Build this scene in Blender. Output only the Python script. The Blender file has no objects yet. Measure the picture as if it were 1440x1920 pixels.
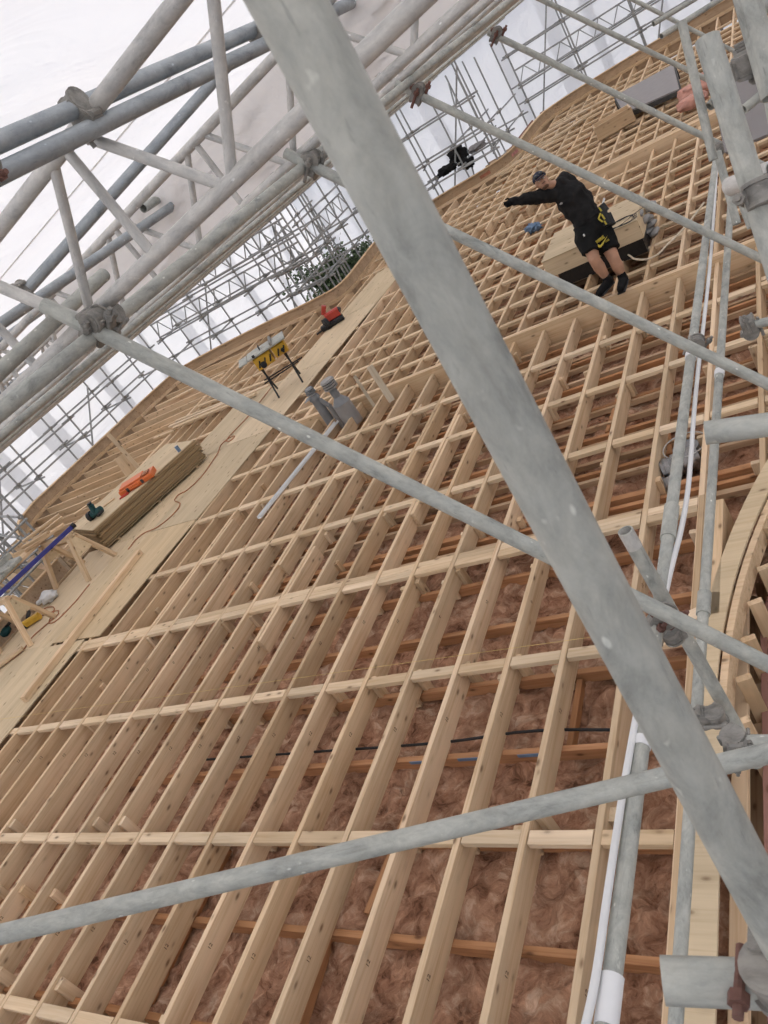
import bpy, bmesh, math, random
from mathutils import Vector, Matrix, noise as mnoise
random.seed(11)
rnd = random.random
def U(a, b): return a + (b - a) * rnd()

# ------------------------------------------------------------------ camera, sky, sun, exposure
scene = bpy.context.scene
COL = scene.collection
F = 1497.0                                   # focal length in photo pixels (1440 wide)
CAM = Vector((0, 0, 3.789))
AX = Vector((0.79525141, 0.32322162, -0.51293564))    # picture right
AY = Vector((-0.2286464, -0.62367599, -0.74749521))   # picture down
AZ = Vector((-0.56151225, 0.71172751, -0.42207575))   # into the picture
cd = bpy.data.cameras.new('camera')
cam = bpy.data.objects.new('camera', cd); COL.objects.link(cam)
cd.sensor_fit = 'HORIZONTAL'; cd.sensor_width = 36.0; cd.lens = 36.0 * F / 1440.0
cd.clip_start = 0.02; cd.clip_end = 900
cam.matrix_world = Matrix((( AX.x, -AY.x, -AZ.x, CAM.x), (AX.y, -AY.y, -AZ.y, CAM.y), (AX.z, -AY.z, -AZ.z, CAM.z), (0, 0, 0, 1)))
scene.camera = cam
cd.dof.use_dof = True; cd.dof.focus_distance = 7.5; cd.dof.aperture_fstop = 22.0    # a phone's small aperture
world = bpy.data.worlds.new('World'); scene.world = world; world.use_nodes = True
wn = world.node_tree.nodes; wl = world.node_tree.links
sky = wn.new('ShaderNodeTexSky'); sky.sky_type = 'NISHITA'; sky.sun_disc = False
SUN_EL, SUN_AZ = math.radians(58), math.radians(-62)      # azimuth from +Y towards +X
sky.sun_elevation = SUN_EL; sky.sun_rotation = SUN_AZ; sky.dust_density = 4.0; sky.air_density = 1.0; sky.ozone_density = 0.6
wl.new(sky.outputs['Color'], wn['Background'].inputs['Color']); wn['Background'].inputs['Strength'].default_value = 0.13
sd = bpy.data.lights.new('sun', 'SUN'); sd.energy = 1.5; sd.angle = math.radians(25); sd.color = (1, 0.96, 0.9)
sun = bpy.data.objects.new('sun', sd); COL.objects.link(sun)
sdir = Vector((math.sin(SUN_AZ) * math.cos(SUN_EL), math.cos(SUN_AZ) * math.cos(SUN_EL), math.sin(SUN_EL)))
sun.rotation_euler = sdir.to_track_quat('Z', 'Y').to_euler(); sun.location = sdir * 60
vs = scene.view_settings; vs.view_transform = 'Standard'; vs.look = 'None'; vs.gamma = 1; vs.use_curve_mapping = False
vs.exposure = 0.82
scene.cycles.use_denoising = True
scene.cycles.max_bounces = 5; scene.cycles.diffuse_bounces = 3; scene.cycles.transmission_bounces = 4; scene.cycles.glossy_bounces = 2
scene.cycles.use_adaptive_sampling = True; scene.cycles.adaptive_threshold = 0.04; scene.cycles.adaptive_min_samples = 16
scene.cycles.sample_clamp_indirect = 6

# ------------------------------------------------------------------ measuring helpers
def at(x, y, depth):                          # a photo pixel at a measured distance
    return CAM + AX * ((x - 720) / F * depth) + AY * ((y - 960) / F * depth) + AZ * depth
def gr(x, y, z=0.0):                          # a photo pixel on a level plane
    d = AX * ((x - 720) / F) + AY * ((y - 960) / F) + AZ
    return CAM + d * ((z - CAM.z) / d.z)
def onY(x, y, Y):
    d = AX * ((x - 720) / F) + AY * ((y - 960) / F) + AZ
    return CAM + d * ((Y - CAM.y) / d.y)
def depth_of(p): return (Vector(p) - CAM).dot(AZ)

# ------------------------------------------------------------------ object helpers
WM = {}
def link(o, M, parent=None):
    COL.objects.link(o)
    WM[o.name] = M.copy()
    if parent is not None:
        o.parent = parent; o.matrix_basis = WM[parent.name].inverted() @ M
    else:
        o.matrix_basis = M
    return o
def tag(o, label=None, cat=None, group=None, kind=None):
    if label: o['label'] = label
    if cat: o['category'] = cat
    if group: o['group'] = group
    if kind: o['kind'] = kind
    return o
def thing(name, label, cat, loc=(0, 0, 0), group=None, rotz=0.0):
    o = bpy.data.objects.new(name, None); o.empty_display_size = 0.1
    link(o, Matrix.Translation(Vector(loc)) @ Matrix.Rotation(rotz, 4, 'Z'))
    return tag(o, label, cat, group)
def setmat(me, mat):
    me.materials.append(mat)
def mesh_from(name, verts, faces, mat, smooth=False):
    me = bpy.data.meshes.new(name); me.from_pydata(verts, [], faces); me.materials.append(mat)
    if smooth:
        me.polygons.foreach_set('use_smooth', [True] * len(me.polygons))
    me.update(); return me
def ob(name, me, M=None, parent=None):
    return link(bpy.data.objects.new(name, me), M or Matrix(), parent)
def bmob(name, bm, mat, parent=None, M=None, smooth=False, sharp=None):
    me = bpy.data.meshes.new(name); bm.to_mesh(me); bm.free(); me.materials.append(mat)
    if smooth:
        me.polygons.foreach_set('use_smooth', [True] * len(me.polygons))
        if sharp: me.set_sharp_from_angle(angle=math.radians(sharp))
    return ob(name, me, M, parent)
def frame(p, q, up=(0, 0, 1)):                # local x along p->q, z near up, origin at p
    p = Vector(p); q = Vector(q); x = (q - p).normalized(); up = Vector(up)
    if abs(x.dot(up)) > 0.98: up = Vector((0, 1, 0))
    y = up.cross(x).normalized(); z = x.cross(y)
    return Matrix(((x.x, y.x, z.x, p.x), (x.y, y.y, z.y, p.y), (x.z, y.z, z.z, p.z), (0, 0, 0, 1)))
def box_geo(l, w, h, c):                      # chamfered bar: x 0..l, y +-w/2, z +-h/2
    vs_, fs = [], []
    ys = w / 2; zs = h / 2
    prof = [(-ys + c, -zs), (ys - c, -zs), (ys, -zs + c), (ys, zs - c), (ys - c, zs), (-ys + c, zs), (-ys, zs - c), (-ys, -zs + c)]
    for x in (0, l):
        for y, z in prof: vs_.append((x, y, z))
    for i in range(8):
        j = (i + 1) % 8; fs.append((i, j, 8 + j, 8 + i))
    fs.append(tuple(range(7, -1, -1))); fs.append(tuple(range(8, 16)))
    return vs_, fs
BC = {}
def box_me(l, w, h, mat, c=0.003):
    k = (round(l, 3), round(w, 4), round(h, 4), mat.name, c)
    if k not in BC:
        v_, f_ = box_geo(l, w, h, min(c, w * .3, h * .3)); BC[k] = mesh_from('bar', v_, f_, mat)
    return BC[k]
def bar(name, p, q, w, h, mat, parent=None, up=(0, 0, 1), c=0.003):
    p = Vector(p); q = Vector(q)
    return ob(name, box_me((q - p).length, w, h, mat, c), frame(p, q, up), parent)
def tube_geo(l, r, seg, wall=0.0, r2=None):
    r2 = r if r2 is None else r2
    v_, f_ = [], []
    for x, rr in ((0, r), (l, r2)):
        for i in range(seg):
            a = 2 * math.pi * i / seg; v_.append((x, rr * math.cos(a), rr * math.sin(a)))
    for i in range(seg):
        j = (i + 1) % seg; f_.append((i, j, seg + j, seg + i)[::-1])
    if wall > 0:
        d = min(0.25, l * .4)
        for x, rr in ((0, r - wall), (l, r2 - wall), (d, r - wall), (l - d, r2 - wall)):
            for i in range(seg):
                a = 2 * math.pi * i / seg; v_.append((x, rr * math.cos(a), rr * math.sin(a)))
        for i in range(seg):
            j = (i + 1) % seg
            f_.append((i, j, 2 * seg + j, 2 * seg + i)); f_.append((seg + i, seg + j, 3 * seg + j, 3 * seg + i)[::-1])
            f_.append((2 * seg + i, 2 * seg + j, 4 * seg + j, 4 * seg + i)); f_.append((3 * seg + i, 3 * seg + j, 5 * seg + j, 5 * seg + i)[::-1])
        f_.append(tuple(range(4 * seg, 5 * seg))); f_.append(tuple(range(5 * seg, 6 * seg))[::-1])
    else:
        f_.append(tuple(range(seg))); f_.append(tuple(range(seg, 2 * seg))[::-1])
    return v_, f_
TC = {}
def tube(name, p, q, r, mat, parent=None, seg=16, wall=0.0, r2=None):
    p = Vector(p); q = Vector(q); l = (q - p).length
    k = (round(l, 3), r, r2, mat.name, seg, wall)
    if k not in TC:
        v_, f_ = tube_geo(l, r, seg, wall, r2); me = mesh_from('tube', v_, f_, mat, True); me.set_sharp_from_angle(angle=math.radians(50)); TC[k] = me
    return ob(name, TC[k], frame(p, q), parent)
def path_tube(name, pts, r, mat, parent=None, seg=8, sub=6):
    cu = bpy.data.curves.new(name, 'CURVE'); cu.dimensions = '3D'; cu.bevel_depth = r; cu.bevel_resolution = 2; cu.resolution_u = sub; cu.use_fill_caps = True
    sp = cu.splines.new('BEZIER'); sp.bezier_points.add(len(pts) - 1)
    for b, p in zip(sp.bezier_points, pts):
        b.co = Vector(p); b.handle_left_type = b.handle_right_type = 'AUTO'
    tmp = bpy.data.objects.new('tmp', cu); COL.objects.link(tmp)
    dg = bpy.context.evaluated_depsgraph_get(); me = bpy.data.meshes.new_from_object(tmp.evaluated_get(dg))
    bpy.data.objects.remove(tmp); bpy.data.curves.remove(cu)
    me.materials.clear(); me.materials.append(mat)
    me.polygons.foreach_set('use_smooth', [True] * len(me.polygons))
    return ob(name, me, None, parent)
def text_me(s, size, mat, extrude=0.001):
    cu = bpy.data.curves.new('txt', 'FONT'); cu.body = s; cu.size = size; cu.align_x = 'CENTER'; cu.align_y = 'CENTER'; cu.extrude = extrude; cu.resolution_u = 2
    tmp = bpy.data.objects.new('tmp', cu); COL.objects.link(tmp)
    dg = bpy.context.evaluated_depsgraph_get(); me = bpy.data.meshes.new_from_object(tmp.evaluated_get(dg))
    bpy.data.objects.remove(tmp); bpy.data.curves.remove(cu)
    me.materials.clear(); me.materials.append(mat); return me
def bm_box(bm, p, q, w, h, up=(0, 0, 1), c=0.003):
    p = Vector(p); q = Vector(q); v_, f_ = box_geo((q - p).length, w, h, c); M = frame(p, q, up)
    vv = [bm.verts.new(M @ Vector(x)) for x in v_]
    for f in f_: bm.faces.new([vv[i] for i in f])
def bm_tube(bm, p, q, r, seg=10, r2=None):
    p = Vector(p); q = Vector(q); v_, f_ = tube_geo((q - p).length, r, seg, 0, r2); M = frame(p, q)
    vv = [bm.verts.new(M @ Vector(x)) for x in v_]
    for f in f_: bm.faces.new([vv[i] for i in f])
def lump_bm(bm, c, r, seed, sub=2, amp=0.35, freq=2.0):
    res = bmesh.ops.create_icosphere(bm, subdivisions=sub, radius=1.0)
    c = Vector(c); r = Vector(r)
    for v_ in res['verts']:
        n = mnoise.noise(v_.co * freq + Vector((seed, seed * 2, 0))) * amp
        d = v_.co * (1 + n); v_.co = c + Vector((d.x * r.x, d.y * r.y, d.z * r.z))

# ------------------------------------------------------------------ materials
def newmat(name):
    m = bpy.data.materials.new(name); m.use_nodes = True
    nt = m.node_tree; b = nt.nodes['Principled BSDF']
    return m, nt, b
def N(nt, t, **kw):
    n = nt.nodes.new(t)
    for k, v_ in kw.items():
        if hasattr(n, k): setattr(n, k, v_)
        else: n.inputs[k].default_value = v_
    return n
def ramp(nt, src, stops):
    r = nt.nodes.new('ShaderNodeValToRGB'); e = r.color_ramp.elements
    while len(e) < len(stops): e.new(0.5)
    for el, (p, c) in zip(e, stops):
        el.position = p; el.color = (*c, 1) if len(c) == 3 else c
    nt.links.new(src, r.inputs['Fac']); return r.outputs['Color']
def mixc(nt, fac, a, b, mode='MIX'):
    m = nt.nodes.new('ShaderNodeMix'); m.data_type = 'RGBA'; m.blend_type = mode
    for sock, v_ in ((m.inputs[0], fac), (m.inputs[6], a), (m.inputs[7], b)):
        if isinstance(v_, (int, float)): sock.default_value = v_
        elif isinstance(v_, tuple): sock.default_value = (*v_, 1) if len(v_) == 3 else v_
        else: nt.links.new(v_, sock)
    return m.outputs[2]
def coords(nt, scale, jitter=True):
    tc = nt.nodes.new('ShaderNodeTexCoord'); src = tc.outputs['Object']
    if jitter:
        oi = nt.nodes.new('ShaderNodeObjectInfo')
        mul = N(nt, 'ShaderNodeMath', operation='MULTIPLY'); mul.inputs[1].default_value = 73.0
        nt.links.new(oi.outputs['Random'], mul.inputs[0])
        ad = N(nt, 'ShaderNodeVectorMath', operation='ADD'); nt.links.new(src, ad.inputs[0]); nt.links.new(mul.outputs[0], ad.inputs[1]); src = ad.outputs[0]
    mp = nt.nodes.new('ShaderNodeMapping'); mp.inputs['Scale'].default_value = scale
    nt.links.new(src, mp.inputs['Vector']); return mp.outputs[0]
def noise(nt, vec, scale=1.0, detail=4.0, rough=0.55, dist=0.0):
    n = N(nt, 'ShaderNodeTexNoise'); n.inputs['Scale'].default_value = scale; n.inputs['Detail'].default_value = detail
    n.inputs['Roughness'].default_value = rough; n.inputs['Distortion'].default_value = dist
    nt.links.new(vec, n.inputs['Vector']); return n.outputs['Fac']
def bump(nt, b, h, strength=0.3, dist=0.01):
    bp = N(nt, 'ShaderNodeBump'); bp.inputs['Strength'].default_value = strength; bp.inputs['Distance'].default_value = dist
    nt.links.new(h, bp.inputs['Height']); nt.links.new(bp.outputs[0], b.inputs['Normal'])
def timber(name, light, dark, knot=(0.15, 0.075, 0.035), rough=0.75, blotch=0.25, knots=True):
    m, nt, b = newmat(name)
    g = noise(nt, coords(nt, (1.1, 30, 30)), 1.0, 3, 0.6, 0.8)
    col = ramp(nt, g, [(0.3, dark), (0.52, light), (0.8, tuple(min(1, x * 1.08) for x in light))])
    g2 = noise(nt, coords(nt, (0.7, 3.5, 3.5)), 1.0, 3)
    col = mixc(nt, 1.0, col, ramp(nt, g2, [(0.3, (1 - blotch, 1 - blotch * 1.05, 1 - blotch * 1.15)), (0.65, (1, 1, 1))]), 'MULTIPLY')
    oi = nt.nodes.new('ShaderNodeObjectInfo')
    col = mixc(nt, 1.0, col, ramp(nt, oi.outputs['Random'], [(0, (0.76, 0.71, 0.64)), (0.2, (0.97, 0.90, 0.80)), (0.4, (1.0, 0.97, 0.92)), (0.6, (0.88, 0.86, 0.82)), (0.8, (1.05, 1.0, 0.93)), (1, (1.08, 1.06, 1.05))]), 'MULTIPLY')
    if knots:
        vo = N(nt, 'ShaderNodeTexVoronoi'); vo.inputs['Scale'].default_value = 1.0
        nt.links.new(coords(nt, (4.2, 9, 9)), vo.inputs['Vector'])
        k = ramp(nt, vo.outputs['Distance'], [(0.0, (0.9, 0.9, 0.9)), (0.075, (0.7, 0.7, 0.7)), (0.15, (0.12, 0.12, 0.12)), (0.26, (0, 0, 0))])
        col = mixc(nt, k, col, knot)
    nt.links.new(col, b.inputs['Base Color']); b.inputs['Roughness'].default_value = rough
    b.inputs['Specular IOR Level'].default_value = 0.25
    bump(nt, b, g, 0.18, 0.002)
    return m
def plain(name, c, rough=0.6, metal=0.0, var=0.12, scale=9.0, spec=0.4, bmp=0.0):
    m, nt, b = newmat(name)
    n = noise(nt, coords(nt, (1, 1, 1)), scale, 4)
    col = ramp(nt, n, [(0.25, tuple(x * (1 - var * 1.6) for x in c)), (0.7, tuple(min(1, x * (1 + var * .5)) for x in c))])
    nt.links.new(col, b.inputs['Base Color']); b.inputs['Roughness'].default_value = rough; b.inputs['Metallic'].default_value = metal
    b.inputs['Specular IOR Level'].default_value = spec
    if bmp: bump(nt, b, n, bmp, 0.01)
    return m
def steel(name, c, rough=0.5, metal=0.55, stain=0.3, dirt=(0.16, 0.15, 0.13)):
    m, nt, b = newmat(name)
    a = noise(nt, coords(nt, (14, 26, 26)), 1.0, 6, 0.7, 0.4)
    s = noise(nt, coords(nt, (4.5, 70, 70)), 1.0, 4)
    col = ramp(nt, a, [(0.28, tuple(x * (1 - stain) for x in c)), (0.55, c), (0.78, tuple(min(1, x * 1.18) for x in c))])
    col = mixc(nt, ramp(nt, s, [(0.60, (0, 0, 0)), (0.76, (0.28, 0.28, 0.28))]), col, dirt)
    sp = noise(nt, coords(nt, (40, 60, 60)), 1.0, 2)
    col = mixc(nt, ramp(nt, sp, [(0.70, (0, 0, 0)), (0.78, (0.5, 0.5, 0.5))]), col, tuple(min(1, x * 1.6) for x in c))
    vo = N(nt, 'ShaderNodeTexVoronoi'); vo.inputs['Scale'].default_value = 1.0; nt.links.new(coords(nt, (11, 20, 20)), vo.inputs['Vector'])
    col = mixc(nt, ramp(nt, vo.outputs['Distance'], [(0.0, (0.75, 0.75, 0.75)), (0.055, (0.6, 0.6, 0.6)), (0.085, (0, 0, 0))]), col, tuple(min(1, x * 2.0) for x in c))
    big = noise(nt, coords(nt, (5.5, 11, 11)), 1.0, 6, 0.72, 0.5)
    col = mixc(nt, 1.0, col, ramp(nt, big, [(0.3, (0.62, 0.64, 0.63)), (0.44, (0.94, 0.95, 0.93)), (0.62, (1.14, 1.13, 1.08))]), 'MULTIPLY')
    sc = noise(nt, coords(nt, (26, 150, 150)), 1.0, 3)
    col = mixc(nt, ramp(nt, sc, [(0.66, (0, 0, 0)), (0.74, (0.45, 0.45, 0.45))]), col, tuple(x * 0.45 for x in c))
    nt.links.new(col, b.inputs['Base Color']); b.inputs['Metallic'].default_value = metal
    r = ramp(nt, a, [(0.3, (rough + .12,) * 3), (0.7, (rough - .06,) * 3)]); nt.links.new(r, b.inputs['Roughness'])
    bump(nt, b, a, 0.12, 0.002)
    return m
PINE = timber('pine', (0.77, 0.59, 0.405), (0.655, 0.46, 0.285), blotch=0.2)
PINE_DWANG = timber('pine_dwang', (0.80, 0.64, 0.46), (0.70, 0.53, 0.35))
PINE_WHITE = timber('pale_lath', (0.74, 0.66, 0.54), (0.62, 0.52, 0.40), knots=False)
FASCIA = timber('fascia_ply', (0.56, 0.42, 0.295), (0.47, 0.335, 0.22), blotch=0.25)
OLDWOOD = timber('old_rimu', (0.62, 0.335, 0.175), (0.48, 0.23, 0.11), knot=(0.1, 0.04, 0.02), blotch=0.35)
REDWOOD = timber('red_primed', (0.42, 0.23, 0.19), (0.34, 0.16, 0.13), blotch=0.3)
PLY = timber('plywood', (0.69, 0.565, 0.395), (0.62, 0.49, 0.325), blotch=0.16)
PLY_EDGE = timber('ply_edge', (0.42, 0.31, 0.185), (0.27, 0.185, 0.105), knots=False)
GALV = steel('galvanised', (0.45, 0.455, 0.425), 0.6, 0.15, 0.3)
GALV_BLUE = steel('galvanised_cool', (0.37, 0.40, 0.43), 0.5, 0.4, 0.2)
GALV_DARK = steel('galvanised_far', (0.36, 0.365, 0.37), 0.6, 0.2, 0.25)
ALU = steel('aluminium', (0.57, 0.555, 0.54), 0.5, 0.25, 0.2, dirt=(0.36, 0.34, 0.33))
CAST = steel('coupler_steel', (0.31, 0.295, 0.275), 0.6, 0.4, 0.45)
RUST = steel('rusty_coupler', (0.20, 0.10, 0.08), 0.7, 0.3, 0.4)
WHITE = plain('white_plastic', (0.80, 0.80, 0.79), 0.4, var=0.05)
WTAPE = plain('white_tape', (0.82, 0.82, 0.82), 0.6, var=0.04)
GREYP = plain('grey_pipe', (0.23, 0.235, 0.24), 0.5, var=0.08)
GREYP2 = plain('warm_grey_pipe', (0.31, 0.295, 0.28), 0.55, var=0.08)
GREYSHEET = plain('grey_panel', (0.30, 0.28, 0.275), 0.7, var=0.05)
DARKFRAME = plain('dark_frame', (0.06, 0.058, 0.055), 0.6)
BLACK = plain('black_rubber', (0.018, 0.018, 0.019), 0.6)
BLACKFOIL = plain('black_wrap', (0.02, 0.018, 0.017), 0.35, var=0.3, scale=25, bmp=0.6)
FABRIC = plain('black_cotton', (0.022, 0.021, 0.021), 0.9, var=0.25, scale=14, spec=0.15, bmp=0.25)
SHORTS = plain('black_shorts', (0.013, 0.013, 0.013), 0.85, var=0.2, scale=20, spec=0.15)
SKIN = plain('skin', (0.50, 0.275, 0.175), 0.55, var=0.12, scale=10)
BEARD = plain('beard', (0.15, 0.085, 0.055), 0.9)
NAVY = plain('navy_cap', (0.022, 0.025, 0.045), 0.85)
SHOE = plain('dark_shoe', (0.010, 0.0095, 0.0095), 0.9, var=0.2, spec=0.15)
YELLOW = plain('yellow_plastic', (0.62, 0.36, 0.035), 0.45)
YELLOW2 = plain('yellow_trim', (0.52, 0.42, 0.05), 0.6)
ORANGE = plain('orange_case', (0.72, 0.17, 0.045), 0.42, var=0.06)
REDT = plain('red_tool', (0.50, 0.06, 0.04), 0.4)
TEAL = plain('teal_tool', (0.012, 0.07, 0.075), 0.45)
BLUE = plain('blue_edge', (0.05, 0.055, 0.26), 0.4)
BLUEBAG = plain('blue_bag', (0.16, 0.25, 0.38), 0.4)
PINKPACK = plain('pink_pack', (0.60, 0.30, 0.23), 0.6, var=0.2)
GLASS_DK = plain('lens', (0.02, 0.025, 0.03), 0.15, spec=0.7)
STRING = plain('yellow_string', (0.75, 0.55, 0.2), 0.8)
CORD = plain('orange_cord', (0.42, 0.15, 0.06), 0.6)
INK = plain('ink', (0.14, 0.085, 0.05), 0.9, var=0.4, scale=60)
CONCRETE = plain('concrete', (0.30, 0.29, 0.28), 0.9, var=0.2, scale=1.5)
DUCT = plain('foil_duct', (0.30, 0.29, 0.28), 0.35, metal=0.8, var=0.3, scale=20, bmp=0.5)
BARK = plain('bark', (0.10, 0.075, 0.05), 0.9, var=0.3)
REDPAINT = plain('red_paint', (0.44, 0.17, 0.10), 0.8, var=0.3)
PINKMARK = plain('pink_marker', (0.55, 0.24, 0.22), 0.8, var=0.3)
def insulation_mat():
    m, nt, b = newmat('glasswool')
    c0 = coords(nt, (1, 1, 1), False)
    w = noise(nt, c0, 5.0, 3, 0.6)
    wv = N(nt, 'ShaderNodeVectorMath', operation='SCALE'); 
    nn = N(nt, 'ShaderNodeTexNoise'); nn.inputs['Scale'].default_value = 6.0; nn.inputs['Detail'].default_value = 3; nt.links.new(c0, nn.inputs['Vector'])
    nt.links.new(nn.outputs['Color'], wv.inputs[0]); wv.inputs['Scale'].default_value = 0.16
    ad = N(nt, 'ShaderNodeVectorMath', operation='ADD'); nt.links.new(c0, ad.inputs[0]); nt.links.new(wv.outputs[0], ad.inputs[1])
    fib = noise(nt, ad.outputs[0], 6.0, 8, 0.72, 0.7)
    fine = noise(nt, ad.outputs[0], 2.6, 3, 0.6, 0.6)
    col = ramp(nt, fib, [(0.32, (0.13, 0.06, 0.036)), (0.42, (0.40, 0.21, 0.13)), (0.54, (0.62, 0.37, 0.245)), (0.66, (0.84, 0.62, 0.46))])
    col = mixc(nt, 1.0, col, ramp(nt, fine, [(0.3, (0.72, 0.70, 0.68)), (0.7, (1.12, 1.1, 1.08))]), 'MULTIPLY')
    col = mixc(nt, 1.0, col, ramp(nt, w, [(0.3, (0.82, 0.80, 0.78)), (0.7, (1.1, 1.08, 1.06))]), 'MULTIPLY')
    nt.links.new(col, b.inputs['Base Color']); b.inputs['Roughness'].default_value = 0.95; b.inputs['Specular IOR Level'].default_value = 0.1
    bump(nt, b, fib, 1.0, 0.05); return m
INSUL = insulation_mat()
def sheet_mat(name, tint=(0.90, 0.90, 0.905), trans=0.62, wr=0.5):
    m = bpy.data.materials.new(name); m.use_nodes = True; nt = m.node_tree
    for n_ in list(nt.nodes):
        if n_.type != 'OUTPUT_MATERIAL': nt.nodes.remove(n_)
    out = [n_ for n_ in nt.nodes if n_.type == 'OUTPUT_MATERIAL'][0]
    n1 = noise(nt, coords(nt, (0.9, 0.35, 0.9), False), 1.6, 5, 0.55, 1.2)
    n2 = noise(nt, coords(nt, (1, 1, 1), False), 0.35, 3)
    col = ramp(nt, n2, [(0.3, tuple(x * 0.95 for x in tint)), (0.7, tint)])
    tr = N(nt, 'ShaderNodeBsdfTranslucent'); df = N(nt, 'ShaderNodeBsdfDiffuse'); mx = N(nt, 'ShaderNodeMixShader'); mx.inputs[0].default_value = trans
    gl = N(nt, 'ShaderNodeBsdfGlossy'); gl.inputs['Roughness'].default_value = 0.35; mg = N(nt, 'ShaderNodeMixShader'); mg.inputs[0].default_value = 0.04
    bp = N(nt, 'ShaderNodeBump'); bp.inputs['Strength'].default_value = wr; bp.inputs['Distance'].default_value = 0.06; nt.links.new(n1, bp.inputs['Height'])
    for s in (tr, df): nt.links.new(col, s.inputs['Color'])
    for s in (tr, df, gl): nt.links.new(bp.outputs[0], s.inputs['Normal'])
    nt.links.new(df.outputs[0], mx.inputs[1]); nt.links.new(tr.outputs[0], mx.inputs[2])
    nt.links.new(mx.outputs[0], mg.inputs[1]); nt.links.new(gl.outputs[0], mg.inputs[2]); nt.links.new(mg.outputs[0], out.inputs['Surface'])
    return m
SHEET = sheet_mat('shrink_wrap', (0.88, 0.882, 0.885), 0.50, 0.8)
SHEET_WALL = sheet_mat('wall_wrap', (0.90, 0.905, 0.92), 0.56, 1.0)
FLAP = sheet_mat('loose_wrap', (0.95, 0.93, 0.91), 0.62, 0.9)
def leaf_mat():
    m, nt, b = newmat('leaf'); oi = N(nt, 'ShaderNodeTexNoise'); oi.inputs['Scale'].default_value = 3.0
    nt.links.new(coords(nt, (1, 1, 1), False), oi.inputs['Vector'])
    nt.links.new(ramp(nt, oi.outputs['Fac'], [(0.3, (0.035, 0.06, 0.025)), (0.7, (0.10, 0.15, 0.06))]), b.inputs['Base Color']); b.inputs['Roughness'].default_value = 0.6
    return m
LEAF = leaf_mat()
TR = 0.02415                                  # scaffold tube radius

# ================================================================== SETTING
def quad(name, pts, mat, kind='structure'):
    o = ob(name, mesh_from(name, [tuple(p) for p in pts], [tuple(range(len(pts)))], mat)); o['kind'] = kind; return o
quad('ground', [(-400, -400, -7), (400, -400, -7), (400, 400, -7), (-400, 400, -7)], CONCRETE)

def zl(X): return 3.67 + 0.1346 * (X + 1.945)          # lower chord of the roof trusses
TH = 0.36                                              # truss height
# plan outline of the roof edge (fascia line), from near left round to far right
OUT = [(-12.3, 0.2), (-12.3, 7.5), (-17.0, 9.7), (-16.75, 12.5), (-16.5, 16.0), (-16.1, 16.75), (-13.2, 16.85), (-10.9, 16.6), (-10.35, 16.9), (-10.5, 18.6), (-10.6, 20.1),
       (-9.2, 21.2), (-7.6, 21.5), (-6.95, 22.1), (-6.9, 24.6), (-6.6, 25.8), (-3.9, 26.7), (-2.0, 27.0), (2.0, 27.4), (6.0, 27.4)]
def ymax(X):                                           # how far the joists reach at X
    best = 0
    for (a, b), (c, d) in zip(OUT, OUT[1:]):
        if a != c and min(a, c) <= X <= max(a, c):
            best = max(best, b + (d - b) * (X - a) / (c - a))
    return best
def ymin(X):
    if X < -12.3: return 7.5 + (X + 12.3) / (-17.0 + 12.3) * 2.2
    if X <= -1.3: return 0.3
    t = X + 1.45                                        # behind the curved edge
    return 3.55 + 1.25 * math.sqrt(max(0, t) / 0.45) if t < 1.2 else 6.0
BEAM_Y = 9.86; X0 = -2.843; SP = 0.45; JD = 0.195; JW = 0.045

roof = thing('roof_frame', 'flat roof frame of pale pine joists and rows of dwangs', 'roof frame', (-6, 8, -JD))
joist_x = [X0 + SP * k for k in range(-23, 19)]
def joist(xa, ya, yb, z=0.0):
    dx = U(-.006, .006)
    return bar('joist', (xa + dx, ya, z - JD / 2), (xa + dx * .3, yb, z - JD / 2), JW, JD, PINE, roof)
for X in joist_x:
    y0, y1 = ymin(X), ymax(X) - 0.03
    if y1 - y0 < 0.5: continue
    if X > -8.2 and y0 < BEAM_Y - 1:
        joist(X, y0, BEAM_Y - 0.05); joist(X + U(-.03, .03), BEAM_Y + 0.05, min(y1, 16.4))
        if y1 > 16.6: joist(X + U(-.05, .05), 16.62, y1)
    else:
        cut = U(9, 12)
        joist(X, y0, min(y1, cut)); 
        if y1 > cut: bar('joist', (X + .047, cut - .6, -JD / 2), (X + .047, y1, -JD / 2), JW, JD, PINE, roof)
# doubled-up joist splices seen as short laps
for X, ya, yb in [(-5.99, 4.6, 6.1), (-4.63, 6.2, 8.2), (-5.1, 7.0, 8.9), (-6.4, 5.9, 7.7), (-8.2, 5.3, 7.4)]:
    k = min(joist_x, key=lambda a: abs(a - X)); bar('joist', (k + .046, ya, -JD / 2 - .004), (k + .046, yb, -JD / 2 - .004), JW, JD - .01, PINE, roof)
# trimmer where the outriggers start and outriggers out to the left edge
for s in (0, .047): bar('trimmer', (-13.45 - s, 8.3, -JD / 2 + .002), (-13.45 - s, 16.8, -JD / 2 + .002), JW, JD, PINE, roof)
y = 9.0
while y < 16.5:
    ye = y + 0.5 * (y > 13) * (y - 13) / 3.5
    xl = -16.9 + (ye - 9.7) * .1
    bar('outrigger', (-13.52, y, -JD / 2), (max(xl, -16.75), min(ye, 16.6), -JD / 2), JW, JD, PINE, roof); y += 0.45
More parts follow.
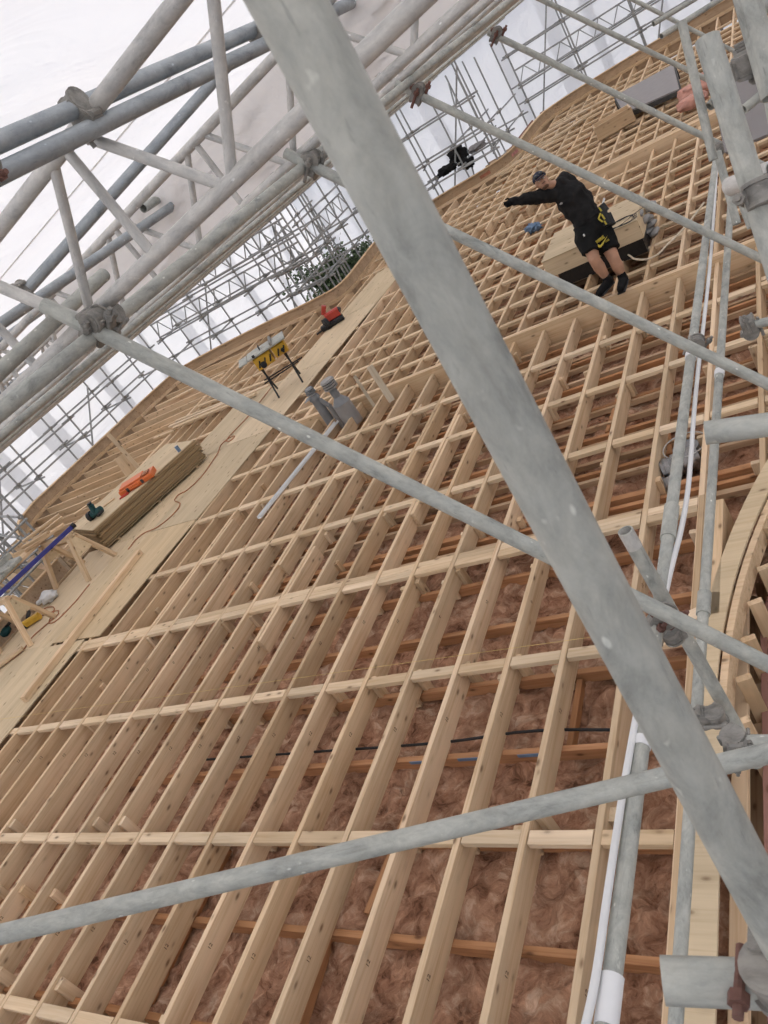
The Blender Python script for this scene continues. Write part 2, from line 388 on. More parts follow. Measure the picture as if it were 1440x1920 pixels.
# dwangs
rows = [(2.39, 1, -9.4, -1.5), (3.81, 1, -9.9, -1.5), (5.155, 1, -9.9, -1.5), (5.247, 1, -9.9, -1.5), (6.46, 1, -9.6, 1), (7.66, 1, -9.5, 2), (8.77, 1, -9.4, 3),
        (1.05, 1, -9.4, -1.5), (11.3, 1, -13.3, 4), (12.55, 1, -13.3, 4), (13.8, 1, -13.3, 5), (15.1, 1, -13.3, 5), (17.7, 1, -10.3, 5), (18.9, 1, -10.4, 5), (20.1, 1, -10.4, 5), (21.4, 1, -8.9, 5), (22.7, 1, -6.8, 5), (24.0, 1, -6.8, 5), (25.3, 1, -6.6, 5),
        (10.6, 1, -8.2, 5), (11.95, 1, -8.2, 5), (13.2, 1, -7, 5), (14.45, 1, -7, 5), (15.75, 1, -7, 5), (17.1, 1, -8, 5), (18.3, 1, -8, 5), (19.5, 1, -8, 5), (20.75, 1, -8, 5), (22.0, 1, -6.8, 5), (23.3, 1, -6.8, 5), (24.6, 1, -6.6, 5),
        (6.5, 0, -12.2, -9.7), (9.6, 0, -13.3, -8.3), (8.4, 0, -13.3, -9.4), (10.5, 0, -13.3, -8.3)]
dw = []
for Y, flat, xa, xb in rows:
    for a, b in zip(joist_x, joist_x[1:]):
        if a < xa - .3 or b > xb + .3: continue
        if not (ymin(a) + .05 < Y < ymax(a) - .1 and ymin(b) + .05 < Y < ymax(b) - .1): continue
        oy = U(-.004, .004)
        dw.append((Vector((a + JW / 2 + .006, Y + oy, -.0265 + U(-.002, .003))), Vector((b - JW / 2 - .006, Y + oy, -.0265 + U(-.002, .003)))))
dw.sort(key=lambda s: depth_of(s[0]))
for p, q in dw[:300]: bar('dwang', p, q, 0.09, 0.045, PINE_DWANG, roof)
bm = bmesh.new()
for p, q in dw[300:]: bm_box(bm, p, q, 0.09, 0.045)
bmob('dwang_rows', bm, PINE_DWANG, roof)['kind'] = 'stuff'
# main beams that stand proud of the joists
for dy in (-.0235, .0235): bar('main_beam', (-8.3, BEAM_Y + dy, -.10), (6, BEAM_Y + dy, -.10), .045, .36, PINE, roof)
for dy in (-.03, .03): bar('main_beam', (-4.6, 16.45 + dy * 1.55 , -.08), (6, 16.6 + dy * 1.55, -.08), .09, .36, PINE, roof)
# old ceiling joists below, with packer blocks nailed to the roof joists
oy = [1.20, 1.86, 2.52, 3.15, 3.80, 4.42, 5.05, 5.7, 6.35, 7.0, 7.6, 8.25, 8.9, 9.5, 10.6, 11.2, 11.9, 12.6, 13.3, 14.0, 14.8, 15.6]
DUSTY = timber('dusty_batten', (0.62, 0.45, 0.305), (0.49, 0.325, 0.205), blotch=0.3)
yy_ = 5.55
while yy_ < 26:
    bar('ceiling_batten', (-9.0 + U(0, .8), yy_ + U(-.03, .03), -.23 + U(-.02, .02)), (6, yy_ + U(-.03, .03), -.23 + U(-.02, .02)), U(.04, .07), .06, DUSTY if rnd() < .85 else OLDWOOD, roof); yy_ += U(.24, .46) if yy_ < 12 else U(.3, .5)
for i, Y in enumerate(oy):
    a = U(-.03, .03); zc = -.247 + U(-.008, .0)
    bar('ceiling_joist', (-10.5, Y - a, zc), (3.5 if Y > 5.4 else -1.32, Y + a, zc), .047, .1, OLDWOOD, roof)
    if i % 2 == 0 and Y < 9.6:
        for X in joist_x:
            if not (-8.5 < X < 1.5) or Y < ymin(X) + .1: continue
            if rnd() < .75:
                xx = X - JW / 2 - .047; zt = -.10 + U(0, .06) * (rnd() < .5)
                bar('packer_block', (xx, Y - .045, zt), (xx, Y - .045, -.295), .09, .045, PINE_DWANG, roof, up=(0, 1, 0))
            if rnd() < .42:
                xx = X + JW / 2 + .023; yy = Y + U(.03, .08); zt = U(-.06, -.02)
                bar('packer_block', (xx, yy, zt), (xx, yy, -.29), .044, .09, PINE_DWANG, roof, up=(0, 1, 0))
    elif Y < 16 and i % 3:
        for X in joist_x:
            if -9 < X < 2 and Y > ymin(X) + .1 and rnd() < .4 and Y > 5:
                bar('packer_block', (X - JW / 2 - .047, Y, U(-.10, -.05)), (X - JW / 2 - .047, Y, -.295), .09, .045, PINE_DWANG, roof, up=(0, 1, 0))
            if -9 < X < 2 and Y > ymin(X) + .1 and rnd() < .2:
                bar('packer_block', (X + .046, Y + .06, U(-.12, -.04)), (X + .046, Y + .06, -.29), .044, .07, PINE, roof, up=(0, 1, 0))
for X, ya, yb in [(-2.35, 3.2, 3.77), (-3.55, 2.0, 3.1), (-5.2, 1.3, 2.45), (-3.75, 1.0, 1.85), (-1.9, 6.4, 6.97), (-2.6, 7.1, 8.2), (-3.4, 7.7, 8.85)]:
    bar('ceiling_strut', (X, ya, -.265), (X + U(-.1, .1), yb, -.265), .045, .07, OLDWOOD, roof)
# curved edge: ply strip, edge joists and the gusset that bends away to the right
for X in (-1.49, -1.443): bar('edge_joist', (X, .2, -JD / 2 + .001), (X, 5.3, -JD / 2 + .001), JW, JD, PINE, roof)
def strip(name, line, w, z, th, mat, parent):          # flat curved board
    v_, f_ = [], []
    n = len(line)
    for i, p in enumerate(line):
        a = Vector(line[max(0, i - 1)]); b = Vector(line[min(n - 1, i + 1)]); t = (b - a).normalized(); nn = Vector((t.y, -t.x)); p = Vector(p)
        for s in (-w / 2, w / 2):
            for zz in (z, z - th): v_.append((p.x + nn.x * s, p.y + nn.y * s, zz))
    for i in range(n - 1):
        o = i * 4; e = o + 4
        f_ += [(o, o + 2, e + 2, e), (o + 1, e + 1, e + 3, o + 3), (o, e, e + 1, o + 1), (o + 2, o + 3, e + 3, e + 2)]
    f_ += [(0, 1, 3, 2), (4 * n - 4, 4 * n - 2, 4 * n - 1, 4 * n - 3)]
    me = mesh_from(name, v_, f_, mat); return ob(name, me, None, parent)
strip('edge_ply', [(-1.365, .2), (-1.365, 1.2), (-1.365, 2.4), (-1.36, 3.3)], .16, .006, .018, PLY, roof)
gus = [(-1.39 + .42 * (t ** 2.0), 3.2 + 2.2 * t) for t in [i / 14 for i in range(19)]]
strip('curved_gusset', gus, .135, .030, .02, PLY, roof)
strip('curved_plate', [(x + .10, y_ - .03) for x, y_ in gus], .045, .012, .14, PINE, roof)
# fascia upstand along the far edges
fa = thing('fascia_upstand', 'brown plywood fascia board standing up along the curving far roof edge', 'fascia', (-10.4, 17, 0))
def offset_line(pts, d):
    res = []
    for i, p in enumerate(pts):
        a = Vector(pts[max(0, i - 1)]); b = Vector(pts[min(len(pts) - 1, i + 1)]); t = (b - a).normalized(); nn = Vector((-t.y, t.x)); res.append(Vector(p) + nn * d)
    return res
def smooth_line(pts, it=2):
    pts = [Vector(p) for p in pts]
    for _ in range(it):
        q = [pts[0]]
        for a, b in zip(pts, pts[1:]): q += [a * .75 + b * .25, a * .25 + b * .75]
        q.append(pts[-1]); pts = q
    return pts
def upstand(name, pts, th, z0, z1, mat, parent):
    v_, f_ = [], []; o2 = offset_line(pts, th); n = len(pts)
    for p, q in zip(pts, o2): v_ += [(p.x, p.y, z0), (p.x, p.y, z1), (q.x, q.y, z1), (q.x, q.y, z0)]
    for i in range(n - 1):
        a = i * 4; b = a + 4
        for k in range(4): f_.append((a + k, b + k, b + (k + 1) % 4, a + (k + 1) % 4))
    f_ += [(0, 1, 2, 3), (4 * n - 4, 4 * n - 1, 4 * n - 2, 4 * n - 3)]
    return ob(name, mesh_from(name, v_, f_, mat), None, parent)
segs = [(1, 3), (2, 6), (5, 8), (7, 11), (10, 14), (13, 16), (15, 19)]
fline = smooth_line(OUT[1:], 2)
n = len(fline); cuts = [0, n // 6, n // 3, n // 2, 2 * n // 3, 5 * n // 6, n - 1]
for a, b in zip(cuts, cuts[1:]):
    upstand('fascia_board', fline[a:b + 1], .02, -.32, .28, FASCIA, fa)
    upstand('capping', offset_line(fline[a:b + 1], -.035), .09, .281, .305, PINE, fa)
    upstand('bottom_plate', offset_line(fline[a:b + 1], -.05), .045, -.02, .06, PINE, fa)
upstand('fascia_board', [Vector((-12.3, .2)), Vector((-12.3, 3.5)), Vector((-12.3, 7.4))], .02, -.32, .28, FASCIA, fa)
upstand('capping', [Vector((-12.26, .2)), Vector((-12.26, 7.4))], .09, .281, .305, PINE, fa)
for p, s in [((918, 322), .30), ((925, 316), .22)]:
    pass

for (px_, py_), mat, ln in [((-7.45, 21.52), REDPAINT, 2), ((-6.93, 22.6), PINKMARK, 2)]:
    k = min(range(len(fline)), key=lambda q_: (fline[q_] - Vector((px_, py_))).length)
    upstand('paint_mark', offset_line(fline[k - 1:k + ln - 1], -.008), .004, .12, .20, mat, fa)
for k, j_ in enumerate([o_ for o_ in roof.children if o_.name.startswith('joist')]):
    p_ = WM[j_.name].translation
    if p_.y > 1 or not (-9.2 < p_.x < -1.8): continue
    for yy_, tx in ((3.35 + U(-.06, .06), '12'), (1.62 + U(-.05, .05), '12'), (4.55 + U(-.1, .1), random.choice(['0', '12', '6']))):
        M_ = Matrix(((0, 0, 1, p_.x + JW / 2 + .0075), (1, 0, 0, yy_), (0, 1, 0, -.06 + U(-.02, .01)), (0, 0, 0, 1)))
        if tx not in BC: BC[tx] = text_me(tx, .042, INK, .0004)
        ob('pencil_mark', BC[tx], M_, j_)
# insulation blanket
def insulation():
    nx, ny = 420, 380; xa, xb, ya, yb = -12.2, 6.0, .1, 16.6
    v_, f_ = [], []
    for j in range(ny + 1):
        for i in range(nx + 1):
            x = xa + (xb - xa) * i / nx; y_ = ya + (yb - ya) * j / ny
            w_ = mnoise.noise(Vector((x * 4, y_ * 4, 9))) * .25; h = mnoise.noise(Vector((x * 3.1, y_ * 3.1, 0))) * .05 + (.35 - abs(mnoise.noise(Vector((x * 6 + w_ * 6, y_ * 6 + w_ * 6, 5))))) * .12 + mnoise.noise(Vector((x * 17, y_ * 17, 5))) * .02
            v_.append((x, y_, -.325 + h))
    for j in range(ny):
        for i in range(nx):
            o = j * (nx + 1) + i
            x = xa + (xb - xa) * (i + .5) / nx; y_ = ya + (yb - ya) * (j + .5) / ny
            if x > -1.42 and y_ < ymin(x): continue
            f_.append((o, o + 1, o + nx + 2, o + nx + 1))
    o = ob('insulation', mesh_from('insulation', v_, f_, INSUL, True))
    tag(o, 'brown glass wool insulation lying between the old ceiling joists', 'insulation', kind='stuff')
insulation()
quad('ceiling_lining', [(-16.6, 8.5, -.45), (8, 8.5, -.45), (8, 27.6, -.45), (-2, 27.2, -.45), (-3.9, 26.9, -.45), (-6.7, 25.9, -.45), (-7, 22, -.45), (-10.4, 20.2, -.45), (-10.4, 16.8, -.45), (-16.2, 16.7, -.45)], DUSTY)

# plywood decking strip and the work platform on the left
PLYT = 0.018
def sheet_board(name, cx, cy, l, w, z, rot, label=None, group=None, mat=PLY, th=PLYT, cat='plywood sheet', parent=None):
    d = Vector((math.sin(rot), math.cos(rot), 0)) * l / 2; c = Vector((cx, cy, z + th / 2))
    o = bar(name, c - d, c + d, w, th, mat, parent, c=.001)
    if label: tag(o, label, cat, group)
    return o
deck = thing('plywood_decking', 'strip of plywood sheets laid over the joists as a walkway', 'decking', (-9.9, 10, 0))
def strip_x(Y): return -9.98 + (Y - 5.0) * 0.07
ys = 5.35
for i in range(5):
    yc = ys + 1.205; sheet_board('deck_sheet', strip_x(yc) - .0, yc, 2.4, 1.2, .001, .07, parent=deck); ys += 2.408
for yc in (6.55, 8.95, 11.3): sheet_board('deck_sheet', strip_x(yc) - 1.205, yc, 2.4, 1.2, .0004, .07, parent=deck)
sheet_board('deck_sheet', -10.32, 4.1, 2.45, 1.2, .001, .02, parent=deck)
for i, (cx, cy) in enumerate([(-11.52, 4.2), (-11.5, 6.6), (-10.75, 1.75), (-11.25, 9.0)]): sheet_board('deck_sheet', cx, cy, 2.395, 1.2 if i != 3 else .9, .0008 * i + .002, .02, parent=deck)

# ================================================================== TEMPORARY ROOF
def truss(Y, xa, xb, detail, label):
    t = thing('lattice_truss', label, 'truss', (xa, Y, zl(xa)), 'lattice trusses of the temporary roof')
    sg = 16 if detail else 8
    tube('lower_chord', (xa, Y, zl(xa)), (xb, Y, zl(xb)), TR, ALU, t, sg)
    tube('upper_chord', (xa, Y, zl(xa) + TH), (xb, Y, zl(xb) + TH), TR, ALU, t, sg)
    # pattern of diagonals and verticals measured on the nearest truss, repeated every 0.74 m
    pats = [(-1.775, -2.0), (-1.70, -1.66), (-1.61, -1.31), (-1.05, -1.24)]
    bm = None if detail else bmesh.new()
    x = 0.0; k0 = int((xa + 1.7) / .74) - 1; k1 = int((xb + 1.7) / .74) + 1
    for k in range(k0, k1):
        s = k * .74
        for top, bot in ((-1.775, -2.02), (-1.70, -1.665), (-1.625, -1.33)):
            a = Vector((top + s, Y, zl(top + s) + TH - .015)); b = Vector((bot + s, Y, zl(bot + s) + .015))
            if min(a.x, b.x) < xa or max(a.x, b.x) > xb: continue
            if detail:
                d = tube('brace', a, b, .0158, ALU, t, 12)
                if detail > 1:
                    for e, o_ in ((a, -.008), (b, .008)):
                        pass
            else: bm_tube(bm, a, b, .0158, 6)
    if bm: bmob('bracing', bm, ALU, t, smooth=True)
    return t
ordn = ['nearest', 'second', 'third', 'fourth', 'fifth', 'sixth', 'seventh', 'eighth', 'ninth', 'tenth', 'eleventh', 'twelfth', 'thirteenth', 'fourteenth', 'fifteenth']
for i in range(15):
    Y = 1.9 + 1.6 * i
    lab = 'pale aluminium lattice truss with V braces closest overhead at upper left' if i == 0 else 'pale aluminium lattice truss under the white sheet, %s from the camera' % ordn[i]
    truss(Y, -18.6, 6.5, 2 if i == 0 else (1 if i < 4 else 0), lab)

# purlin tubes along the roof
def coupler(parent, pos, d1, d2, r1=TR, r2=TR, mat=None, big=1.0):
    """right-angle coupler: two collars gripping two tubes, joined by a saddle, with T bolts"""
    mat = mat or CAST; pos = Vector(pos); d1 = Vector(d1).normalized(); d2 = Vector(d2).normalized()
    nrm = d1.cross(d2)
    if nrm.length < .05: nrm = d1.orthogonal()
    nrm.normalize()
    if nrm.dot(CAM - pos) < 0: nrm = -nrm
    p1 = pos + nrm * r1; p2 = pos - nrm * r2
    bm = bmesh.new(); L = .026 * big
    for p, d, r, s in ((p1, d1, r1, 1), (p2, d2, r2, -1)):
        bm_tube(bm, p - d * L, p + d * L, r + .0055 * big, 22)
        for e in (-1, 1): bm_tube(bm, p + d * L * e * .8 - d * .004, p + d * L * e * .8 + d * .004, r + .010 * big, 22)
        o = d.cross(nrm).normalized()
        for sg in (-1, 1):
            bm_box(bm, p + o * sg * (r + .002) - d * .018 * big, p + o * sg * (r + .002) + d * .018 * big, .026 * big, .016 * big, up=o)
    bm_box(bm, pos - d1 * .028, pos + d1 * .028, .05 * big, .03, up=nrm)
    c = bmob('coupler', bm, mat, parent, smooth=True, sharp=25)
    bm = bmesh.new()
    for p, d, r in ((p1, d1, r1), (p2, d2, r2)):
        o = d.cross(nrm).normalized(); b0 = p + o * (r + .016 * big)
        bm_tube(bm, b0 - nrm * .035 * big, b0 + nrm * .05 * big, .0065 * big, 8)
        bm_tube(bm, b0 + nrm * .022 * big, b0 + nrm * .036 * big, .0125 * big, 6)
        b1 = p - o * (r + .012 * big); bm_tube(bm, b1 - d * .02 * big, b1 + d * .02 * big, .009 * big, 8)
    bmob('bolt', bm, RUST if rnd() < .12 else CAST, c, smooth=True, sharp=25)
    return c
EX = Vector((1, 0, 0)); EY = Vector((0, 1, 0)); EZ = Vector((0, 0, 1)); SL = Vector((1, 0, .1346)).normalized()
def stube(label, p, q, mat=GALV, r=TR, wall=.0035, seg=40, group=None, name='scaffold_tube'):
    o = tube(name, p, q, r, mat, None, seg, wall); return tag(o, label, 'scaffold tube', group)
G1 = 'purlin tubes under the white roof sheet'
d1 = stube('upper of two grey purlin tubes lapped side by side under the white sheet', (-1.545, -.6, 4.105), (-1.547, 2.93, 4.105), GALV_BLUE)
d2 = stube('lower of two grey purlin tubes lapped side by side, reaching past the upper one', (-1.555, -.6, 4.045), (-1.49, 6.0, 4.045), GALV_BLUE)
coupler(d1, (-1.545, 1.86, 4.09), EY, SL); coupler(d2, (-1.55, 1.45, 4.075), EY, EZ); coupler(d2, (-1.53, 2.9, 4.075), EY, EZ)
e1 = stube('blue-grey brace tube running diagonally behind the nearest truss', onY(45, 550, 2.45), onY(425, 125, 3.45), GALV_BLUE)
e2 = stube('long grey purlin tube behind the nearest truss at far left', (-2.98, .9, 3.79), (-2.98, 4.1, 3.79), GALV_BLUE)
e3 = stube('grey purlin tube lapped past its neighbour beside the second truss', (-3.02, 3.6, 3.86), (-3.02, 9, 3.86), GALV)
coupler(e1, onY(45, 550, 2.45), e1.matrix_basis.to_3x3() @ EX, EY)
e4 = stube('short thick grey tube with a cut end under the sheet at far left', onY(-20, 715, 1.55), onY(195, 515, 2.25), GALV)
# spine tube along Y with its lower partner tubes
b2 = stube('long grey ledger tube running away along the truss ends', (-1.975, -.4, 3.61), (-1.965, 9.8, 3.63), GALV)
for i, (X, ya, yb, dz) in enumerate([(-4.2, 1.0, 25, -.03), (-4.6, 2.0, 24, -.03), (-6.8, 3, 26, -.03), (-9.3, 3, 26, -.03), (-9.75, 5, 26, -.03), (-12.2, 4, 26, -.03), (-15.0, 6, 26, -.03)]):
    tag(tube('scaffold_tube', (X, ya, zl(X) + dz - TR), (X, yb, zl(X) + dz - TR), TR, ALU if i % 2 else GALV, None, 10), 'thin ledger tube running under the truss chords, %s out from the thick ledger' % ['first', 'second', 'third', 'fourth', 'fifth', 'sixth', 'seventh'][i], 'scaffold tube', 'ledger tubes under the truss chords')
for i, (X, ya, yb) in enumerate([(-4.6, .5, 25), (-8.3, 1, 26), (-12.4, 2, 26)]):
    tag(tube('scaffold_tube', (X, ya, zl(X) + TH + .04), (X, yb, zl(X) + TH + .04), TR, GALV_BLUE, None, 10), 'grey purlin tube high on the trusses under the sheet, %s' % ['nearest of three', 'middle of three', 'farthest of three'][i], 'scaffold tube', 'purlins high on the far trusses')

# white shrink-wrap: roof sheet and walls
def roof_sheet():
    nx, ny = 90, 110; xa, xb, ya, yb = -19.4, 17.0, -14.0, 31.5; v_, f_ = [], []
    for j in range(ny + 1):
        for i in range(nx + 1):
            x = xa + (xb - xa) * i / nx; y_ = ya + (yb - ya) * j / ny
            sag = .05 * math.sin(math.pi * ((y_ - 1.9) / 1.6)) ** 2
            v_.append((x, y_, zl(x if x < 7 else 14 - x) + TH + .16 - sag + .02 * mnoise.noise(Vector((x * .8, y_ * .8, 3)))))
    for j in range(ny):
        for i in range(nx):
            o = j * (nx + 1) + i; f_.append((o, o + 1, o + nx + 2, o + nx + 1))
    o = ob('roof_sheet', mesh_from('roof_sheet', v_, f_, SHEET, True)); tag(o, 'white translucent plastic sheet stretched over the roof trusses', 'plastic sheet')
    for j, Y in enumerate([.55, 1.05, 2.7, 4.3, 5.9, 7.5, 9.1]):
        a = tube('seam', (-18.8, Y, zl(-18.8) + TH + .085), (4, Y, zl(4) + TH + .085), .0035, GALV_DARK if j < 2 else FLAP, o, 6)
roof_sheet()
def wall_sheet(name, a, b, zt, label):
    a = Vector(a); b = Vector(b); L = (b - a).length; nx = int(L / .35); nz = 26; v_, f_ = [], []; nn = Vector((-(b - a).y, (b - a).x)).normalized()
    for i in range(nx + 1):
        p = a + (b - a) * i / nx
        for k in range(nz + 1):
            z = -7 + (zt(p.x) + 7) * k / nz; d = .05 * mnoise.noise(Vector((i * .25, k * .3, 1))) + .03 * mnoise.noise(Vector((i * .6 + k * .5, k * .2, 7)))
            v_.append((p.x + nn.x * d, p.y + nn.y * d, z))
    for i in range(nx):
        for k in range(nz):
            o = i * (nz + 1) + k; f_.append((o, o + nz + 1, o + nz + 2, o + 1))
    o_ = tag(ob(name, mesh_from(name, v_, f_, SHEET_WALL, True)), label, 'plastic sheet')
    u = .6
    while u < L - 1:                                     # overlapping laps of a second layer
        wd = U(.25, .9); p0 = a + (b - a) * (u / L) - nn * .09; p1 = a + (b - a) * ((u + wd) / L) - nn * .09; n2 = 14; sv, sf = [], []; lean = U(-.5, .5)
        for k in range(n2 + 1):
            z = -6.5 + (zt(p0.x) + 6.3) * k / n2
            for m_ in range(5):
                q_ = p0 + (p1 - p0) * (m_ / 4) + (b - a).normalized() * (lean * k / n2); dd_ = .04 * mnoise.noise(Vector((u + m_ * .8, k * .5, 4)))
                sv.append((q_.x + nn.x * dd_, q_.y + nn.y * dd_, z))
        for k in range(n2):
            for m_ in range(4): o4 = k * 5 + m_; sf.append((o4, o4 + 1, o4 + 6, o4 + 5))
        ob('lap_strip', mesh_from('lap_strip', sv, sf, SHEET_WALL, True), None, o_); u += wd + U(.8, 2.6)
zt = lambda x: zl(x) + TH + .1
wall_sheet('wall_sheet', (-19.3, -4.3), (-19.3, 31.3), zt, 'white plastic sheet wall behind the scaffold along the left edge')
wall_sheet('wall_sheet', (-19.2, 31.2), (8, 31.2), zt, 'white plastic sheet wall closing the far end behind the scaffold')

# loose flaps of wrap hanging at the second and third trusses
def flap(Y, xa, xb, zt_, zb_, seed, label):
    nx, nz = 60, 14; v_, f_ = [], []
    for i in range(nx + 1):
        x = xa + (xb - xa) * i / nx
        for k in range(nz + 1):
            t = k / nz; z = zl(x) + zt_ + (zb_ - zt_) * t + .02 * mnoise.noise(Vector((x * 3, seed, 0)))
            d = .10 * mnoise.noise(Vector((x * 4 + t * 3.0, t * 2.2, seed))) + .035 * mnoise.noise(Vector((x * 16 + t * 5, t * 5, seed)))
            v_.append((x, Y + d + .1 * t * t, z))
    for i in range(nx):
        for k in range(nz):
            o = i * (nz + 1) + k; f_.append((o, o + nz + 1, o + nz + 2, o + 1))
    tag(ob('sheet_flap', mesh_from('sheet_flap', v_, f_, FLAP, True)), label, 'plastic sheet')
flap(3.72, -4.2, 1.2, TH + .02, .04, 2, 'crumpled grey-white sheet flap hanging behind the second truss')
flap(5.35, -6.5, 1.0, TH + .02, .02, 9, 'creased sheet flap hanging behind the third truss')

# ================================================================== NEAR SCAFFOLD
# raking tubes, one per bay, from the spine ledger down to the lower ledger
TX = lambda x: 3.65 - (x + 1.93) * 1.294
tubes_T = []
def raker(Y, xa, xb, label, Yb=None):
    a = Vector((xa, Y, TX(xa))); b = Vector((xb, Yb or Y, TX(xb)))
    return stube(label, a, b, GALV)
R3 = stube('raking scaffold tube crossing the whole picture below the nearest coupler', at(82, 572, 2.46), at(1560, 1305, 2.36), GALV)
R2 = stube('raking scaffold tube passing just below the worker\'s feet', at(535, 287, 3.62), at(1560, 778, 3.42), GALV)
R1 = stube('raking scaffold tube passing just above the worker\'s back', at(742, 158, 4.75), at(1560, 548, 4.7), GALV)
R0 = stube('raking scaffold tube crossing in front of the grey panel', at(915, 60, 6.1), at(1560, 372, 6.3), GALV)
R00 = stube('raking scaffold tube near the top of the picture, above the grey panel', at(1000, -8, 7.6), at(1560, 262, 7.9), GALV)
R01 = stube('farthest raking scaffold tube in the top right corner', at(1110, -40, 9.3), at(1560, 190, 9.6), GALV)
tube('sleeve', at(-60, 512, 2.46), at(84, 573, 2.46), TR * .8, ALU, R3, 20)
yd = EY
for o, (x, y_, dd) in ((R3, (178, 612, 2.46)), (R2, (585, 308, 3.62)), (R1, (783, 176, 4.75)), (R0, (930, 66, 6.1))):
    coupler(o, at(x, y_, dd), EY, o.matrix_basis.to_3x3() @ EX, big=1.35)
coupler(R3, at(200, 600, 2.5), o.matrix_basis.to_3x3() @ EX, SL, big=1.2, mat=CAST)
# lower ledger with the white cable, and its neighbour
LA, LB = at(1128, 1990, 1.66), at(1344, 285, 6.15)
L1 = stube('grey ledger tube at right with a white cable strapped along it', LA, LB, GALV, r=.0225)
def onL(t): return LA + (LB - LA) * t
def Lt(y_):                                             # parameter of the ledger where the photo row is y_
    lo, hi = 0.0, 1.0
    for _ in range(40):
        m = (lo + hi) / 2; p = onL(m) - CAM; py = 960 + F * p.dot(AY) / p.dot(AZ)
        if py > y_: lo = m
        else: hi = m
    return lo
Ld = (LB - LA).normalized()
for yy, o in ((1160, R3), (652, R2), (285, R1)): coupler(o, onL(Lt(yy)) + AZ * -.03, Ld, o.matrix_basis.to_3x3() @ EX, big=1.15)
tube('sleeve', onL(Lt(1010)), onL(Lt(950)), .0275, GALV, L1, 20); tube('sleeve', onL(Lt(672)), onL(Lt(664)), .027, WTAPE, L1, 20)
tube('tape_wrap', onL(Lt(1925)), onL(Lt(1830)), .0265, WTAPE, L1, 20); tube('tape_wrap', onL(Lt(1402)), onL(Lt(1385)), .0255, WTAPE, L1, 20)
cable_pts = []
for y_, ox in [(1990, -46), (1850, -32), (1700, -29), (1560, -26), (1420, -21), (1300, -13), (1180, 4), (1120, 8), (1060, 14), (1000, 22), (930, 26), (860, 24), (790, 20), (700, 17), (600, 16), (500, 14), (400, 9), (290, 2)]:
    p = onL(Lt(y_)); dp = depth_of(p); q = p - CAM; px_ = 720 + F * q.dot(AX) / q.dot(AZ); cable_pts.append(at(px_ + ox, y_, dp - .012))
cb = path_tube('white_cable', cable_pts, .0105, WHITE); tag(cb, 'white plastic conduit strapped along the right-hand ledger tube', 'cable')
L2A, L2B = at(1262, 1990, 2.2), at(1372, 355, 5.6)
L2 = stube('slimmer grey ledger tube with sleeve joints beside the cable tube', L2A, L2B, GALV, r=.0215)
def on2(y_):
    lo, hi = 0.0, 1.0
    for _ in range(40):
        m = (lo + hi) / 2; p = L2A + (L2B - L2A) * m - CAM; py = 960 + F * p.dot(AY) / p.dot(AZ)
        if py > y_: lo = m
        else: hi = m
    return L2A + (L2B - L2A) * lo
tube('sleeve', on2(1152), on2(1112), .0275, GALV, L2, 20); tube('sleeve', on2(705), on2(696), .026, WTAPE, L2, 16)
# big standard right in front of the camera
P1 = stube('huge out-of-focus grey scaffold standard slanting across the whole picture', at(452, -160, .495), at(1600, 2010, .865), GALV)
# brace crossing the bottom
T4 = stube('grey scaffold tube crossing the bottom of the picture from the left edge', at(-160, 1790, 1.95), at(1560, 1384, 1.8), GALV)
# stubs and short tubes on the right
S1 = stube('short grey tube with an open end poking out at bottom right', at(1243, 1838, .86), at(1620, 1852, .80), GALV)
S2 = stube('short grey tube with a rounded end entering from the right edge', at(1322, 812, 1.62), at(1620, 772, 1.5), GALV)
S3 = stube('open-ended short tube with a whitened tip clamped beside the big standard', at(1172, 995, 2.5), at(1420, 1432, 2.95), GALV)
tube('tip_sleeve', at(1173, 996, 2.5005), at(1190, 1026, 2.522), .0247, ALU, S3, 24, .004)
coupler(S3, at(1330, 1345, 2.76), S3.matrix_basis.to_3x3() @ EX, Ld, big=1.1)
coupler(S3, at(1262, 1180, 2.64), S3.matrix_basis.to_3x3() @ EX, EX, big=1.0)
S4 = stube('short grey tube running out of the right edge beside the coupler', at(1368, 1395, 2.0), at(1600, 1398, 1.9), GALV)
coupler(S4, at(1378, 1400, 1.98), S4.matrix_basis.to_3x3() @ EX, EZ, big=.7)
coupler(P1, at(1462, 1790, .82), P1.matrix_basis.to_3x3() @ EX, EX, big=.9)
# standards at upper right
Q1 = stube('stout grey standard slanting down the upper right corner', at(1326, 72, 1.62), at(1500, 640, 1.62), GALV, r=.0245)
Q2 = stube('slim weathered standard left of the stout one at upper right', at(1278, 40, 4.3), at(1338, 300, 4.4), GALV)
Q2b = stube('weathered tube end hanging under the cable tie at upper right', at(1345, 285, 4.9), at(1382, 420, 4.9), GALV)
Q3 = stube('pale standard at the right edge beside the stout one', at(1402, -60, 2.5), at(1475, 330, 2.5), GALV)
Q4 = stube('dark standard behind the stout one at the top right', at(1385, -60, 1.9), at(1452, 180, 1.9), GALV, r=.03)
S5 = stube('short pale tube end clamped to the stout standard at right', at(1368, 350, 2.1), at(1450, 318, 1.95), ALU)
coupler(Q1, at(1432, 365, 1.62), Q1.matrix_basis.to_3x3() @ EX, EX, big=1.0)
S6 = stube('short horizontal tube at the top right beside the dark standard', at(1378, 128, 2.2), at(1560, 75, 2.2), GALV)
S7 = stube('horizontal tube clamped high at the right edge', at(1395, 28, 2.3), at(1560, -50, 2.3), GALV)
coupler(Q4, at(1404, 115, 1.98), EZ, EX, big=1.1)
